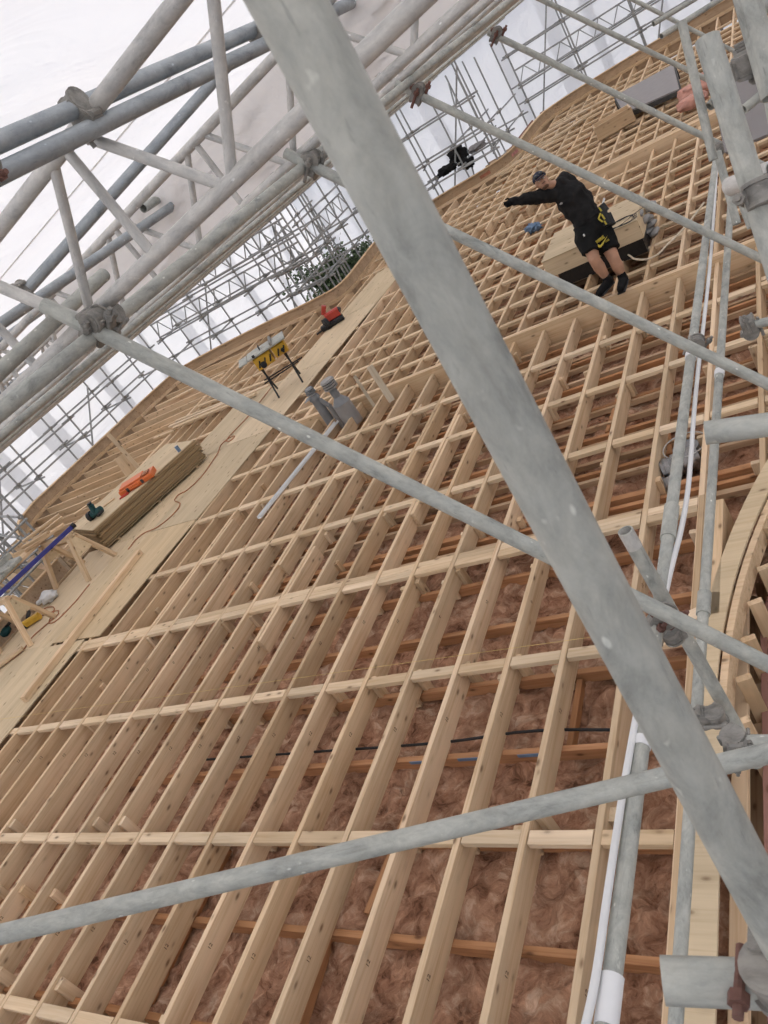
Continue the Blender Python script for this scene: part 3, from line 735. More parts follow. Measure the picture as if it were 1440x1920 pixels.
for i, (a, b) in enumerate([((1240, 68, 7.0), (1420, -45, 7.2)), ((1225, 45, 7.8), (1400, -60, 8.0)), ((1330, 200, 4.4), (1358, 165, 4.4)), ((1395, 205, 2.6), (1452, 158, 2.6))]):
    stube(['grey tube along the top right in front of the far joists', 'second grey tube along the top right, behind its neighbour', 'stub tube clamped to the weathered standard', 'thin brace tube at the far right under the dark standard'][i], at(*a), at(*b), GALV, r=TR if i < 3 else .015)
S8 = stube('thin tube with coupler entering from the right above the rounded tube end', at(1398, 612, 3.6), at(1500, 590, 3.5), GALV, r=.02)
coupler(S8, at(1405, 612, 3.6), EX, Ld, big=1.1)
S9 = stube('short raking tube behind the pale tube end at the right', at(1388, 360, 3.4), at(1412, 425, 3.4), GALV)
bar_o = bar('scaffold_board', at(1395, 120, 4.2), at(1425, 260, 4.2), .35, .04, GREYSHEET); tag(bar_o, 'grey flat board behind the standards at the right edge', 'board')

# ------------------------------------------------------------------ lower structure beyond the right edge
low = thing('lower_wall_frame', 'lower timber wall framing seen past the curved roof edge at right', 'wall frame', (-.8, 3, -3))
bar('red_beam', (-1.16, .2, -.40), (-1.16, 4.2, -.40), .04, .10, REDWOOD, low)
bar('red_beam', (-1.16, 4.2, -.40), (-.75, 6.2, -.40), .04, .10, REDWOOD, low)
bar('top_plate', (-1.27, .2, -.26), (-1.27, 4.4, -.26), .09, .045, PINE, low)
y = .5
while y < 7:
    bar('floor_joist', (-1.12, y, -.42), (1.6, y + 1.2, -.42), .045, .14, PINE, low); y += .38
for X in (-.75, -.1, .6): bar('floor_joist', (X, .2, -.72), (X + .1, 7.5, -.72), .045, .19, PINE, low)
for k in range(0, 19, 2):
    gx, gy = gus[k]
    for off, zt_ in ((.19, -.05), (.62, -.12)):
        bar('stud', (gx + off, gy - off * .3, -1.08), (gx + off, gy - off * .3, zt_), .045, .09, PINE, low, up=(1, .3, 0))
    if k < 18:
        hx, hy = gus[k + 2]; bar('noggin', (gx + .22, gy - .05, -.45), (hx + .16, hy - .09, -.45), .09, .045, PINE, low)
strip('top_rail', [(x + .62, y_ - .19) for x, y_ in gus], .09, -.075, .045, PINE, low)
y = .7
while y < 6.4:
    bar('stud', (-1.06, y, -1.08), (-1.08, y, -.50), .045, .09, PINE, low, up=(1, 0, 0)); y += .6
bar('lower_floor', (.3, -1, -1.1), (.3, 12, -1.1), 5.6, .02, DUSTY, low)

# ================================================================== FAR SCAFFOLD
def scaffold(label, pts, zs, ztop, step=2.0, depth=.9, ladder=False, boards=True, zlo=-4.5, plane=True):
    t = thing('scaffold_run', label, 'scaffold', (pts[0][0], pts[0][1], zlo))
    L = []
    for a, b in zip(pts, pts[1:]):
        a = Vector(a); b = Vector(b); n_ = max(1, round((b - a).length / step))
        for i in range(n_): L.append((a + (b - a) * i / n_, (b - a).normalized()))
    L.append((Vector(pts[-1]), (Vector(pts[-1]) - Vector(pts[-2])).normalized()))
    rowsP = {0: [], 1: []}
    for p, d in L:
        nn = Vector((-d.y, d.x))
        for r_ in (0, 1):
            q = p + nn * (depth * r_); zt_ = min(ztop, zl(q.x) + .1) + U(-.25, .15) * (0 if plane else 1)
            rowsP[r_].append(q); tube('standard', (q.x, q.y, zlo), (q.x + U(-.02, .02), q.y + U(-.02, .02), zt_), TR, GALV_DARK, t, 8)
    cp = bmesh.new()
    for r_ in (0, 1):
        for z in zs:
            for a, b in zip(rowsP[r_], rowsP[r_][1:]):
                d = (b - a).normalized() * U(.1, .3); jz = U(-.03, .03)
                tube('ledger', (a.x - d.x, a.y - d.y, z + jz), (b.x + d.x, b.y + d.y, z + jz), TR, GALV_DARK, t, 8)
                bm_box(cp, (a.x - .038, a.y, z + jz), (a.x + .038, a.y, z + jz), .075, .075, c=.02)
    for i, (a, b) in enumerate(zip(rowsP[0], rowsP[1])):
        for z in zs[:-1]:
            d = (b - a).normalized() * .2
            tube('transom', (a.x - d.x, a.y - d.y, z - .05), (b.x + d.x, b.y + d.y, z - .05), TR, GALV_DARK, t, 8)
            bm_box(cp, (b.x - .05, b.y, z - .03), (b.x + .05, b.y, z - .03), .07, .07, c=.02)
    bmob('couplers', cp, CAST, t)['kind'] = 'stuff'
    for i in range(0, len(rowsP[1]) - 1, 2):
        a, b = rowsP[1][i], rowsP[1][i + 1]; tube('brace', (a.x, a.y, zs[0] - .3), (b.x, b.y, min(ztop, zl(b.x)) - .2), TR, GALV_DARK, t, 8)
    if boards:
        for a0, b0, a1, b1 in zip(rowsP[0], rowsP[1], rowsP[0][1:], rowsP[1][1:]):
            for s in (.15, .42, .70):
                p = a0 + (b0 - a0) * s; q = a1 + (b1 - a1) * s
                bar('deck_board', (p.x, p.y, zs[0] + .06 + U(0, .01)), (q.x, q.y, zs[0] + .06 + U(0, .01)), .225, .038, PLY_EDGE if rnd() < .6 else PINE, t)
    if ladder:
        for z in ladder:
            for r_ in (0,):
                for a, b in zip(rowsP[r_], rowsP[r_][1:]):
                    for dz in (0, .42): tube('ladder_chord', (a.x, a.y, z + dz), (b.x, b.y, z + dz), TR, GALV_DARK, t, 8)
                    m_ = max(2, int((b - a).length / .5)); bmz = bmesh.new()
                    for k in range(m_):
                        u0, u1 = k / m_, (k + .5) / m_; u2 = (k + 1) / m_
                        p0 = a + (b - a) * u0; p1 = a + (b - a) * u1; p2 = a + (b - a) * u2
                        bm_tube(bmz, (p0.x, p0.y, z), (p1.x, p1.y, z + .42), .016, 6); bm_tube(bmz, (p1.x, p1.y, z + .42), (p2.x, p2.y, z), .016, 6)
                    bmob('ladder_lacing', bmz, GALV_DARK, t)
    return t
scaffold('grey scaffold beyond the sawhorses at the left roof edge', [(-12.75, 1.5), (-12.8, 7.6)], [-.5, .35, 1.05], 1.3, 2.0, .9, boards=True)
scaffold('grey tube scaffold along the diagonal left edge behind the plywood stack', [(-13.2, 8.0), (-17.45, 9.6)], [-.5, .45, 1.05], 2.0, 1.5, .9)
scaffold('grey tube scaffold along the long left roof edge before white sheeting', [(-17.4, 9.8), (-17.0, 16.9)], [-.4, .55, 1.1], 2.2, 1.75, .95)
scaffold('grey scaffold with lattice ladder beams along the middle far edge', [(-16.9, 17.4), (-13.4, 17.5), (-11.1, 17.3)], [-.4, .5, 1.1, 1.7], 2.6, 1.5, .95, ladder=(1.15, 1.8))
scaffold('dense grey scaffold in the inner corner beside the dark tree', [(-11.0, 17.5), (-11.2, 20.6)], [-.4, .5, 1.1, 1.9], 3.0, 1.0, .95, ladder=(1.3,))
scaffold('grey scaffold with bags on its deck behind the pointing worker', [(-11.0, 20.9), (-9.3, 21.9), (-7.5, 22.3)], [-.3, .5, 1.05, 1.9], 3.0, 1.3, .95)
scaffold('grey scaffold beside the short far return of the fascia', [(-7.6, 22.6), (-7.45, 25.9)], [-.3, .5, 1.05], 2.6, 1.4, .95)
scaffold('far scaffold with lattice handrails along the farthest roof edge', [(-7.3, 26.5), (-3.9, 27.5), (0, 27.9), (5, 28.2)], [-.3, .6, 1.1, 2.0], 3.4, 1.7, .95, ladder=(1.15,))
# red scaffold boards / toe rails
for a, b in [((-11.0, 20.75, .12), (-7.5, 22.15, .12)), ((-7.4, 22.6, .12), (-7.25, 25.9, .12)), ((-7.1, 26.4, .12), (3, 28.0, .12))]:
    tag(bar('toe_board', a, b, .03, .12, REDWOOD), {20.75: 'dull red toe board behind the far fascia, left of the return', 22.6: 'dull red toe board beside the short fascia return', 26.4: 'dull red toe board behind the farthest fascia'}[a[1]], 'board')

# tree outside in the inner corner
def tree():
    c = at(622, 492, 24.5); t = thing('tree', 'dark green leafy tree top behind the scaffold past the fascia', 'tree', (c.x, c.y, -7))
    tube('trunk', (c.x, c.y, -7), (c.x, c.y, c.z - .3), .16, BARK, t, 10, r2=.06)
    bm = bmesh.new()
    for i in range(10):
        a = U(0, 6.28); bm_tube(bm, (c.x, c.y, c.z - U(.8, 2)), (c.x + math.cos(a) * .9, c.y + math.sin(a) * .9, c.z + U(-.6, .6)), .04, 6, .012)
    bmob('limb', bm, BARK, t)
    v_, f_ = [], []
    clumps = [Vector((random.gauss(0, .42), random.gauss(0, .42), random.gauss(-.75, .5))) for _ in range(60)]
    for i in range(6500):
        cl = random.choice(clumps); p = c + cl + Vector((random.gauss(0, .2), random.gauss(0, .2), random.gauss(0, .17)))
        d = Vector((U(-1, 1), U(-1, 1), U(-.6, .6))).normalized(); e = d.orthogonal().normalized(); l = U(.08, .16); w = l * .42; o = len(v_)
        v_ += [p, p + d * l * .5 + e * w, p + d * l, p + d * l * .5 - e * w]; f_.append((o, o + 1, o + 2, o + 3))
    ob('crown', mesh_from('crown', [tuple(x) for x in v_], f_, LEAF), None, t)
tree()

# ================================================================== THINGS ON THE ROOF
# --- plywood stack
sA = gr(205, 1030, .02); sB = gr(395, 855, .02); sd_ = (sB - sA).normalized(); sl = Vector((-sd_.y, sd_.x, 0)); rot = math.atan2(sd_.x, sd_.y)
z = .05
for i in range(3):
    c = sA + sd_ * (.25 + .95 * i); o = bar('stack_bearer', (c.x, c.y, .024 + .018), (c.x + sl.x * 1.2, c.y + sl.y * 1.2, .042), .05, .04, PINE)
    tag(o, 'timber bearer under the plywood stack, %s from the sawhorses' % ['nearest', 'middle', 'farthest'][i], 'timber')
z = .064; NS = 20
for i in range(NS):
    j = U(-.025, .025); k = U(-.05, .05); c = sA + sd_ * (1.22 + k) + sl * (.6 + j)
    last = i == NS - 1
    if last: c = c + sl * .03
    o = sheet_board('plywood_sheet', c.x, c.y, 2.4, 1.2, z, rot + U(-.006, .006), th=.0175, mat=PLY if last else PLY_EDGE)
    tag(o, 'top plywood sheet of the stack, carrying the orange case' if last else 'plywood sheet in the stack beside the sawhorses, %s from the bottom' % ['lowest', 'second', 'third', 'fourth', 'fifth', 'sixth', 'seventh', 'eighth', 'ninth', 'tenth', 'eleventh', 'twelfth', 'thirteenth', 'fourteenth', 'fifteenth', 'sixteenth', 'seventeenth', 'eighteenth', 'nineteenth', 'twentieth'][i], 'plywood sheet', None if last else 'plywood sheets in the stack')
    z += .0178 + U(.0005, .003)
ST = z - .002
def on_stack(x, y_): return gr(x, y_, ST)
# orange case
p = on_stack(232, 925); q = on_stack(291, 888)
oc = thing('tool_case', 'bright orange plastic tool case lying on the plywood stack', 'tool case', p)
d = (q - p).normalized(); s = Vector((-d.y, d.x, 0)); Lc = (q - p).length
bm = bmesh.new(); bm_box(bm, p + EZ * .05, q + EZ * .05, .34, .1, c=.02); bm_box(bm, p + EZ * .115 + d * .03, q + EZ * .115 - d * .2, .30, .03, c=.012); bmob('shell', bm, ORANGE, oc)
bm = bmesh.new()
for t in (.25, .7): bm_box(bm, p + d * (Lc * t) - s * .172 + EZ * .02, p + d * (Lc * t) - s * .172 + EZ * .09, .05, .012, up=s)
bmob('latch', bm, DARKFRAME, oc)
bm = bmesh.new(); m = p + d * Lc * .45 - s * .2 + EZ * .05; bm_tube(bm, m - d * .09, m + d * .09, .014, 8)
for e in (-1, 1): bm_tube(bm, m + d * .09 * e, m + d * .09 * e + s * .05, .012, 8)
bmob('handle', bm, ORANGE, oc)
bm = bmesh.new(); bm_box(bm, p + d * Lc * .74 + EZ * .122 - s * .05, p + d * Lc * .93 + EZ * .122 - s * .05, .16, .02, c=.004); bmob('label_plate', bm, CORD, oc)
# nail gun / router on the stack
p = on_stack(186, 968)
rt = thing('power_router', 'dark teal power tool lying on the corner of the plywood stack', 'power tool', p)
bm = bmesh.new(); bm_tube(bm, p + Vector((-.12, 0, .07)), p + Vector((.10, .05, .09)), .065, 12); bm_tube(bm, p + Vector((-.02, 0, .10)), p + Vector((0, .02, .24)), .05, 12); bm_tube(bm, p + Vector((0, .02, .24)), p + Vector((.0, .02, .27)), .035, 12); bmob('motor', bm, TEAL, rt, smooth=True, sharp=40)
bm = bmesh.new(); bm_tube(bm, p + Vector((-.2, -.02, .06)), p + Vector((-.12, 0, .07)), .085, 14); bm_tube(bm, p + Vector((.10, .05, .05)), p + Vector((.12, -.10, .06)), .028, 8); bm_tube(bm, p + Vector((.0, .02, .27)), p + Vector((.0, .02, .285)), .05, 12); bmob('base', bm, BLACK, rt, smooth=True, sharp=40)
# drink can
p = on_stack(337, 846)
cn = thing('drink_can', 'small blue drink can standing on the far end of the stack', 'can', p)
tube('can_body', p, p + EZ * .115, .034, BLUEBAG, cn, 14); tube('can_top', p + EZ * .115, p + EZ * .122, .031, ALU, cn, 14, r2=.028)
p = on_stack(226, 935); tag(bar('tool_bit', p, p + d * .18 + EZ * .02, .09, .04, REDT), 'small red and white packet beside the orange case', 'packet')
for i, (a, b, w) in enumerate([((195, 950), (215, 935), .09), ((140, 965), (185, 935), .09)]):
    a = on_stack(*a); b = on_stack(*b); tag(bar('timber_offcut', a + EZ * .012, b + EZ * .012, w, .022, PINE), ['small timber offcut beside the dark power tool', 'thin board lying along the edge of the stack'][i], 'timber')

# --- sawhorses, straightedge and mitre saw
def sawhorse(label, top_a, top_b, feet, h):
    c = (top_a + top_b) / 2; t = thing('sawhorse', label, 'sawhorse', (c.x, c.y, .02), 'wooden sawhorses')
    bar('top_beam', top_a, top_b, .09, .09, PINE, t)
    for i, (f, a) in enumerate(feet): bar('leg', f, a, .085, .06, PINE, t, up=(0, 1, 0))
    for end in (0, 1):
        (f0, a0), (f1, a1) = feet[end * 2], feet[end * 2 + 1]
        v_ = [a0 + (f0 - a0) * .04, a1 + (f1 - a1) * .04, a1 + (f1 - a1) * .45, a0 + (f0 - a0) * .45]; off = (top_a - top_b).normalized() * (.025 if end == 0 else -.025)
        me = mesh_from('gusset', [tuple(x + off) for x in v_] + [tuple(x + off * 1.6) for x in v_], [(0, 1, 2, 3), (4, 7, 6, 5), (0, 4, 5, 1), (1, 5, 6, 2), (2, 6, 7, 3), (3, 7, 4, 0)], PLY)
        ob('gusset', me, None, t)
    return t
def mk_saw(label, f, h=.62):
    f = [Vector((p.x, p.y, .022)) for p in f]                 # right-front, right-back, left-front, left-back
    ea = (f[0] + f[1]) / 2; eb = (f[2] + f[3]) / 2
    ta = Vector((ea.x, ea.y, h)) + (eb - ea) * .06; tb = Vector((eb.x, eb.y, h)) + (ea - eb) * .06
    side = (f[1] - f[0]).normalized() * .05
    return sawhorse(label, ta, tb, [(f[0], ta - side), (f[1], ta + side), (f[2], tb - side), (f[3], tb + side)], h)
mk_saw('wooden sawhorse with plywood gussets next to the plywood stack', [Vector((-11.09, 6.82, 0)), Vector((-10.93, 7.4, 0)), Vector((-12.09, 6.9, 0)), Vector((-11.93, 7.5, 0))], .72)
mk_saw('wooden sawhorse at the left picture edge by the yellow tool', [Vector((-11.17, 5.45, 0)), Vector((-11.2, 6.05, 0)), Vector((-12.05, 5.45, 0)), Vector((-12.1, 6.05, 0))], .72)
pa = gr(-40, 1150, .82); pb = gr(137, 986, .82)
o = bar('straightedge', pa, pb, .025, .07, BLUE); tag(o, 'long blue straightedge lying along the sawhorses', 'straightedge')
tube('end_cap', pb - (pb - pa).normalized() * .03, pb + (pb - pa).normalized() * .03, .045, BLACK, o, 12)
wa = Vector((-12.25, 4.9, .79)); wb = Vector((-12.0, 7.45, .79))
tag(bar('work_plank', wa, wb, .28, .04, PINE), 'wide plank bridging the two sawhorses under the mitre saw', 'plank')
for i, (x, y_, l, r_) in enumerate([(-12.05, 6.95, .75, .9), (-11.95, 7.1, .6, .5), (-11.95, 6.9, .55, 1.2), (-12.0, 7.0, .7, .7)]):
    a = Vector((x, y_, .835 + i * .046)); tag(bar('timber_offcut', a, a + Vector((math.sin(r_) * l, math.cos(r_) * l, 0)), .09, .045, PINE), ['lowest', 'second', 'third', 'topmost'][i] + ' timber offcut in the pile behind the mitre saw', 'timber', 'offcuts behind the mitre saw')
b0 = Vector((-12.05, 6.35, .815))
ms = thing('mitre_saw', 'grey and red mitre saw standing on the sawhorse plank', 'mitre saw', b0)
bm = bmesh.new(); bm_box(bm, b0 + Vector((0, -.3, .04)), b0 + Vector((0, .35, .04)), .42, .07, c=.015); bm_tube(bm, b0 + EZ * .07, b0 + EZ * .10, .21, 20); bm_box(bm, b0 + Vector((-.1, -.38, .13)), b0 + Vector((-.1, .42, .13)), .03, .09); bm_box(bm, b0 + Vector((.05, 0, .085)), b0 + Vector((.34, .0, .085)), .07, .04); bmob('base', bm, GALV, ms)
bm = bmesh.new(); bm_tube(bm, b0 + Vector((-.2, -.05, .1)), b0 + Vector((-.18, -.05, .45)), .035, 10); bm_box(bm, b0 + Vector((-.2, -.05, .42)), b0 + Vector((.12, -.05, .40)), .09, .1, c=.02); bmob('arm', bm, GALV, ms)
bm = bmesh.new(); bm_tube(bm, b0 + Vector((.08, -.01, .33)), b0 + Vector((.08, .03, .33)), .15, 22); bmob('blade_guard', bm, REDT, ms, smooth=True, sharp=40)
bm = bmesh.new(); bm_tube(bm, b0 + Vector((.05, .03, .37)), b0 + Vector((.05, .24, .42)), .06, 14); bm_tube(bm, b0 + Vector((-.02, -.18, .5)), b0 + Vector((.12, .1, .52)), .025, 8); bmob('motor', bm, TEAL, ms, smooth=True, sharp=40)
tube('blade', b0 + Vector((.08, .008, .29)), b0 + Vector((.08, .012, .29)), .125, ALU, ms, 28)
# bits under the sawhorses
p = gr(97, 1125, .03)
hm = thing('dust_bag', 'rounded white dust bag lying under the sawhorses', 'bag', p)
bm = bmesh.new(); lump_bm(bm, p + EZ * .08, (.14, .12, .09), 3, 3, .5, 2.2); bmob('bag_body', bm, WHITE, hm, smooth=True)
bm = bmesh.new(); bm_tube(bm, p + Vector((-.16, -.03, .07)), p + Vector((-.27, -.06, .05)), .04, 10); bmob('bag_neck', bm, WHITE, hm, smooth=True, sharp=40)
p = gr(62, 1170, .03)
yt = thing('nail_gun', 'yellow and black nail gun on the deck by the left sawhorse', 'nail gun', p)
bm = bmesh.new(); bm_box(bm, p + Vector((-.12, -.05, .06)), p + Vector((.14, .1, .06)), .1, .11, c=.02); bmob('housing', bm, YELLOW, yt)
bm = bmesh.new(); bm_tube(bm, p + Vector((-.1, .05, .09)), p + Vector((-.2, .2, .12)), .03, 8); bm_box(bm, p + Vector((-.16, -.08, .05)), p + Vector((-.1, -.04, .06)), .1, .1); bmob('grip', bm, BLACK, yt)
p = gr(12, 1192, .03)
gt = thing('circular_saw', 'dark green power tool at the left picture edge', 'power tool', p)
bm = bmesh.new(); lump_bm(bm, p + EZ * .08, (.2, .12, .08), 5, 2, .2); bmob('housing', bm, TEAL, gt, smooth=True)
bm = bmesh.new(); bm_tube(bm, p + Vector((0, 0, .1)), p + Vector((.2, .1, .16)), .025, 8); bmob('handle', bm, BLACK, gt)
o = path_tube('orange_cable', [gr(10, 1245, .03), gr(40, 1222, .03), gr(60, 1195, .03), gr(88, 1170, .03), gr(110, 1150, .03), gr(75, 1148, .03), gr(100, 1138, .03), gr(98, 1168, .03), gr(130, 1140, .03), gr(168, 1095, .03)], .008, CORD); tag(o, 'orange power cord tangled on the deck under the sawhorses', 'cord')
o = path_tube('orange_cable', [gr(240, 1030, .03), gr(262, 1005, .03), gr(300, 985, .03), gr(336, 950, .03), gr(332, 930, .03), gr(352, 918, .03), gr(405, 855, .03), gr(424, 825, .03), gr(440, 818, .03), gr(428, 828, .03), gr(470, 775, .03), gr(512, 722, .03)], .008, CORD); tag(o, 'orange extension cord winding along the plywood walkway', 'cord')
# long timbers lying on the deck
a = gr(45, 1312, .065); b = gr(262, 1035, .065); tag(bar('long_timber', a, b, .09, .09, PINE), 'long squared timber lying along the plywood deck in front of sawhorses', 'timber')
a = gr(-20, 1262, .065); b = gr(42, 1215, .065); tag(bar('long_timber', a, b, .09, .045, PINE), 'short timber lying at the left edge by the sawhorse foot', 'timber')
# bundle of boards over the joists behind the deck
for i, (a, b, dz) in enumerate([((318, 800), (505, 722), 0), ((330, 790), (470, 735), 0), ((290, 822), (330, 806), 0), ((325, 803), (480, 738), .046), ((372, 762), (500, 715), .0), ((300, 760), (420, 700), 0)]):
    a = gr(a[0], a[1], .024 + dz); b = gr(b[0], b[1], .024 + dz)
    tag(bar('loose_board', a, b, .09, .045, PINE_DWANG), ['longest loose board lying across the joists behind the walkway', 'loose board next to the longest one behind the walkway', 'short loose board nearest the plywood stack', 'loose board on top of the bundle behind the walkway', 'loose board reaching towards the table saw', 'loose board alone beyond the bundle'][i], 'board')
for i, (p, h, w) in enumerate([((262, 880), .95, .09), ((247, 886), .42, .3)]):
    g_ = gr(p[0], p[1], .02); tag(bar('upright_board', g_, g_ + Vector((-.12 if i == 0 else 0, .05, h)), w, .03, PINE_DWANG, up=(CAM - g_).normalized()), ['tall pale board leaning upright behind the plywood stack', 'short wide board propped behind the plywood stack'][i], 'board')
for i, (p, h, w) in enumerate([((735, 752), .62, .10), ((702, 762), .55, .05)]):
    g_ = gr(p[0], p[1], -.02); tag(bar('pale_stake', g_, g_ + Vector((-.02, .02, h)), w, .02, PINE_WHITE, up=(CAM - g_).normalized()), ['wide pale stake standing upright right of the vent pipes', 'thin pale stake standing upright beside the vent pipes'][i], 'stake')
# white channel
a = gr(487, 972, .02); b = gr(632, 792, .02)
ch = thing('white_channel', 'long white plastic channel lying along the joists below vents', 'channel', a)
bar('channel_base', a, b, .07, .004, WHITE, ch); d = (b - a).normalized(); s = Vector((-d.y, d.x, 0))
for e in (-1, 1): bar('channel_side', a + s * .035 * e + EZ * .018, b + s * .035 * e + EZ * .018, .004, .034, WHITE, ch)
# vents
def vent(label, base, h, r, kind):
    t = thing('vent_pipe', label, 'vent pipe', base)
    top = base + EZ * h
    if kind == 0:
        tube('pipe', base - EZ * .2, top - EZ * .05, r, GREYP, t, 20); tube('cowl_skirt', top - EZ * .1, top - EZ * .04, r * 1.25, GREYP, t, 20, r2=r * 1.05)
        for i in range(3): tube('cowl_ring', top + EZ * (.0 + .025 * i), top + EZ * (.016 + .025 * i), r * (1.12 - .06 * i), GREYP, t, 20)
        tube('cowl_cap', top + EZ * .075, top + EZ * .10, r * 1.05, GREYP, t, 20, r2=r * .8)
        bar('flashing_tab', top + Vector((-.14, -.05, -.06)), top + Vector((-.02, -.02, -.045)), .18, .006, GREYP, t)
        tube('side_pipe', base + Vector((.14, .02, -.2)), base + Vector((.14, .02, h * .42)), r * .55, GREYP2, t, 16); tube('side_elbow', base + Vector((.14, .02, h * .42)), base + Vector((.05, .01, h * .75)), r * .5, GREYP, t, 16, r2=r * .45)
    else:
        tube('flashing_cone', base - EZ * .15, base + EZ * h * .42, r * 1.75, GREYP2, t, 20, r2=r * 1.65); tube('cone_top', base + EZ * h * .42, base + EZ * h * .62, r * 1.7, GREYP, t, 20, r2=r * .75)
        tube('pipe', base + EZ * h * .6, top, r * .75, GREYP, t, 20)
        for i in range(3): tube('cowl_ring', top + EZ * (-.05 + .04 * i), top + EZ * (-.03 + .04 * i), r * (1.35 - .02 * i), GREYP2, t, 20)
        tube('cowl_cap', top + EZ * .07, top + EZ * .10, r * 1.4, GREYP2, t, 20, r2=r * 1.2)
    return t
vent('tall grey vent pipe with a ringed cowl left of the squat one', gr(618, 788, 0), .52, .075, 0)
vent('squat warm-grey roof vent with wide flashing and ringed cap', gr(655, 778, 0), .56, .085, 1)

# --- table saw on folding stand
g_ = gr(548, 722, .02)
ts = thing('table_saw', 'yellow table saw on a black folding stand on the plywood walkway', 'table saw', g_)
ux = Vector((.83, .55, 0)); uy = Vector((-.55, .83, 0))     # along the saw, and behind it
def L3(a, b, c): return g_ + ux * a + uy * b + EZ * c
bm = bmesh.new()
for a in (-.32, .22):
    bm_tube(bm, L3(a, -.28, 0), L3(a + .02, .1, .62), .018, 8); bm_tube(bm, L3(a, .42, 0), L3(a, .0, .60), .018, 8)
bmob('leg', bm, BLACK, ts)
bm = bmesh.new(); bm_tube(bm, L3(-.42, -.05, .33), L3(.36, -.05, .33), .014, 8); bm_tube(bm, L3(-.42, .2, .33), L3(.45, .2, .3), .014, 8); bmob('stretcher', bm, BLACK, ts)
bm = bmesh.new(); bm_box(bm, L3(-.34, .02, .73), L3(.02, .02, .73), .5, .24, c=.03); bm_box(bm, L3(.07, .02, .74), L3(.34, .02, .74), .46, .22, c=.03); bmob('body', bm, YELLOW, ts)
bm = bmesh.new()
for a in (-.30, -.18, -.06, .12, .24): bm_box(bm, L3(a, -.235, .66), L3(a + .07, -.235, .78), .03, .02, up=uy)
bm_tube(bm, L3(-.2, -.24, .68), L3(-.2, -.29, .68), .06, 14); bm_tube(bm, L3(.25, -.22, .72), L3(.25, -.29, .72), .035, 12); bmob('control_panel', bm, BLACK, ts)
bm = bmesh.new(); bm_box(bm, L3(-.42, .05, .885), L3(.40, .05, .885), .60, .035, c=.006); bm_box(bm, L3(-.62, .05, .875), L3(-.44, .05, .875), .58, .025); bmob('table_top', bm, GALV, ts)
bm = bmesh.new(); bm_box(bm, L3(.12, -.28, .935), L3(.12, .36, .935), .05, .055); bmob('rip_fence', bm, CAST, ts)
bm = bmesh.new(); bm_box(bm, L3(-.13, -.05, .93), L3(-.13, .15, .95), .012, .08); bm_box(bm, L3(-.3, -.3, .92), L3(-.25, -.3, .92), .05, .05); bmob('blade_guard', bm, BLACK, ts)
# --- red nail gun / saw on the strip
p = gr(628, 608, .02)
rd = thing('framing_saw', 'red and black power saw standing on the plywood walkway', 'power saw', p)
bm = bmesh.new(); bm_box(bm, p + Vector((-.1, -.02, .2)), p + Vector((.2, .12, .2)), .16, .2, c=.03); bm_box(bm, p + Vector((-.12, .0, .3)), p + Vector((-.02, .05, .46)), .12, .1, c=.02); bmob('housing', bm, REDT, rd)
bm = bmesh.new(); bm_box(bm, p + Vector((-.26, -.16, .06)), p + Vector((.24, .08, .06)), .2, .11, c=.03); bm_tube(bm, p + Vector((-.12, -.17, .12)), p + Vector((-.06, -.1, .12)), .13, 16); bm_tube(bm, p + Vector((-.4, -.22, .02)), p + Vector((-.2, -.14, .05)), .022, 8); bm_box(bm, p + Vector((.1, .1, .1)), p + Vector((.24, .1, .26)), .1, .08); bmob('base', bm, BLACK, rd)

# --- skylight curb box with wire coil
bA, bB = gr(1012, 513, -.02), gr(1208, 462, -.02)
bx0, bx1, by0, by1, bz0, bz1 = -3.82, -2.43, 11.15, 12.25, .2, .45
cb_ = thing('skylight_kerb', 'plywood skylight kerb box on a black wrapped base behind the worker', 'kerb box', ((bx0 + bx1) / 2, (by0 + by1) / 2, 0))
bar('base_wrap', (bx0 + .12, (by0 + by1) / 2, .09), (bx1 - .02, (by0 + by1) / 2, .09), by1 - by0 - .06, .215, BLACKFOIL, cb_)
bar('box_front', (bx0, by0, (bz0 + bz1) / 2), (bx1, by0, (bz0 + bz1) / 2), .02, bz1 - bz0, PLY, cb_); bar('box_back', (bx0, by1, (bz0 + bz1) / 2), (bx1, by1, (bz0 + bz1) / 2), .02, bz1 - bz0, PLY, cb_)
for x in (bx0, bx1): bar('box_end', (x, by0 + .011, (bz0 + bz1) / 2), (x, by1 - .011, (bz0 + bz1) / 2), .02, bz1 - bz0 - .002, PLY, cb_)
bar('box_top', (bx0 - .01, (by0 + by1) / 2, bz1 + .01), (bx1 + .01, (by0 + by1) / 2, bz1 + .01), by1 - by0 + .04, .018, PLY, cb_)
cpt = gr(1165, 418, bz1 + .03); pts = []
for i in range(40):
    a = i * .6; r_ = .17 + .03 * math.sin(i * 1.7); pts.append(cpt + Vector((math.cos(a) * r_ * 1.2, math.sin(a) * r_ * .8, .004 + .006 * abs(math.sin(i)))))
pts += [gr(1190, 400, bz1 + .03), gr(1207, 388, bz1 + .03)]
tag(path_tube('wire_coil', pts, .004, BLACK, sub=4), 'loose coil of thin black wire lying on the kerb box', 'wire')
p = gr(1222, 448, .0)
bm = bmesh.new()
for i in range(7): lump_bm(bm, p + Vector((U(-.05, .1), U(-.1, .35), .05 + .06 * i)), (.09, .12, .05), i, 2, .5)
tag(bmob('cable_bundle', bm, GREYP2, smooth=True), 'grey crumpled cable bundle beside the end of the kerb box', 'cables')
a = gr(1178, 478, .05); tag(path_tube('loose_pipe', [a, gr(1200, 487, .06), gr(1225, 482, .06), gr(1250, 460, .06), gr(1285, 425, .06), gr(1320, 380, .08)], .014, PINE_WHITE), 'thin pale hose curling over the joists right of the kerb box', 'hose')
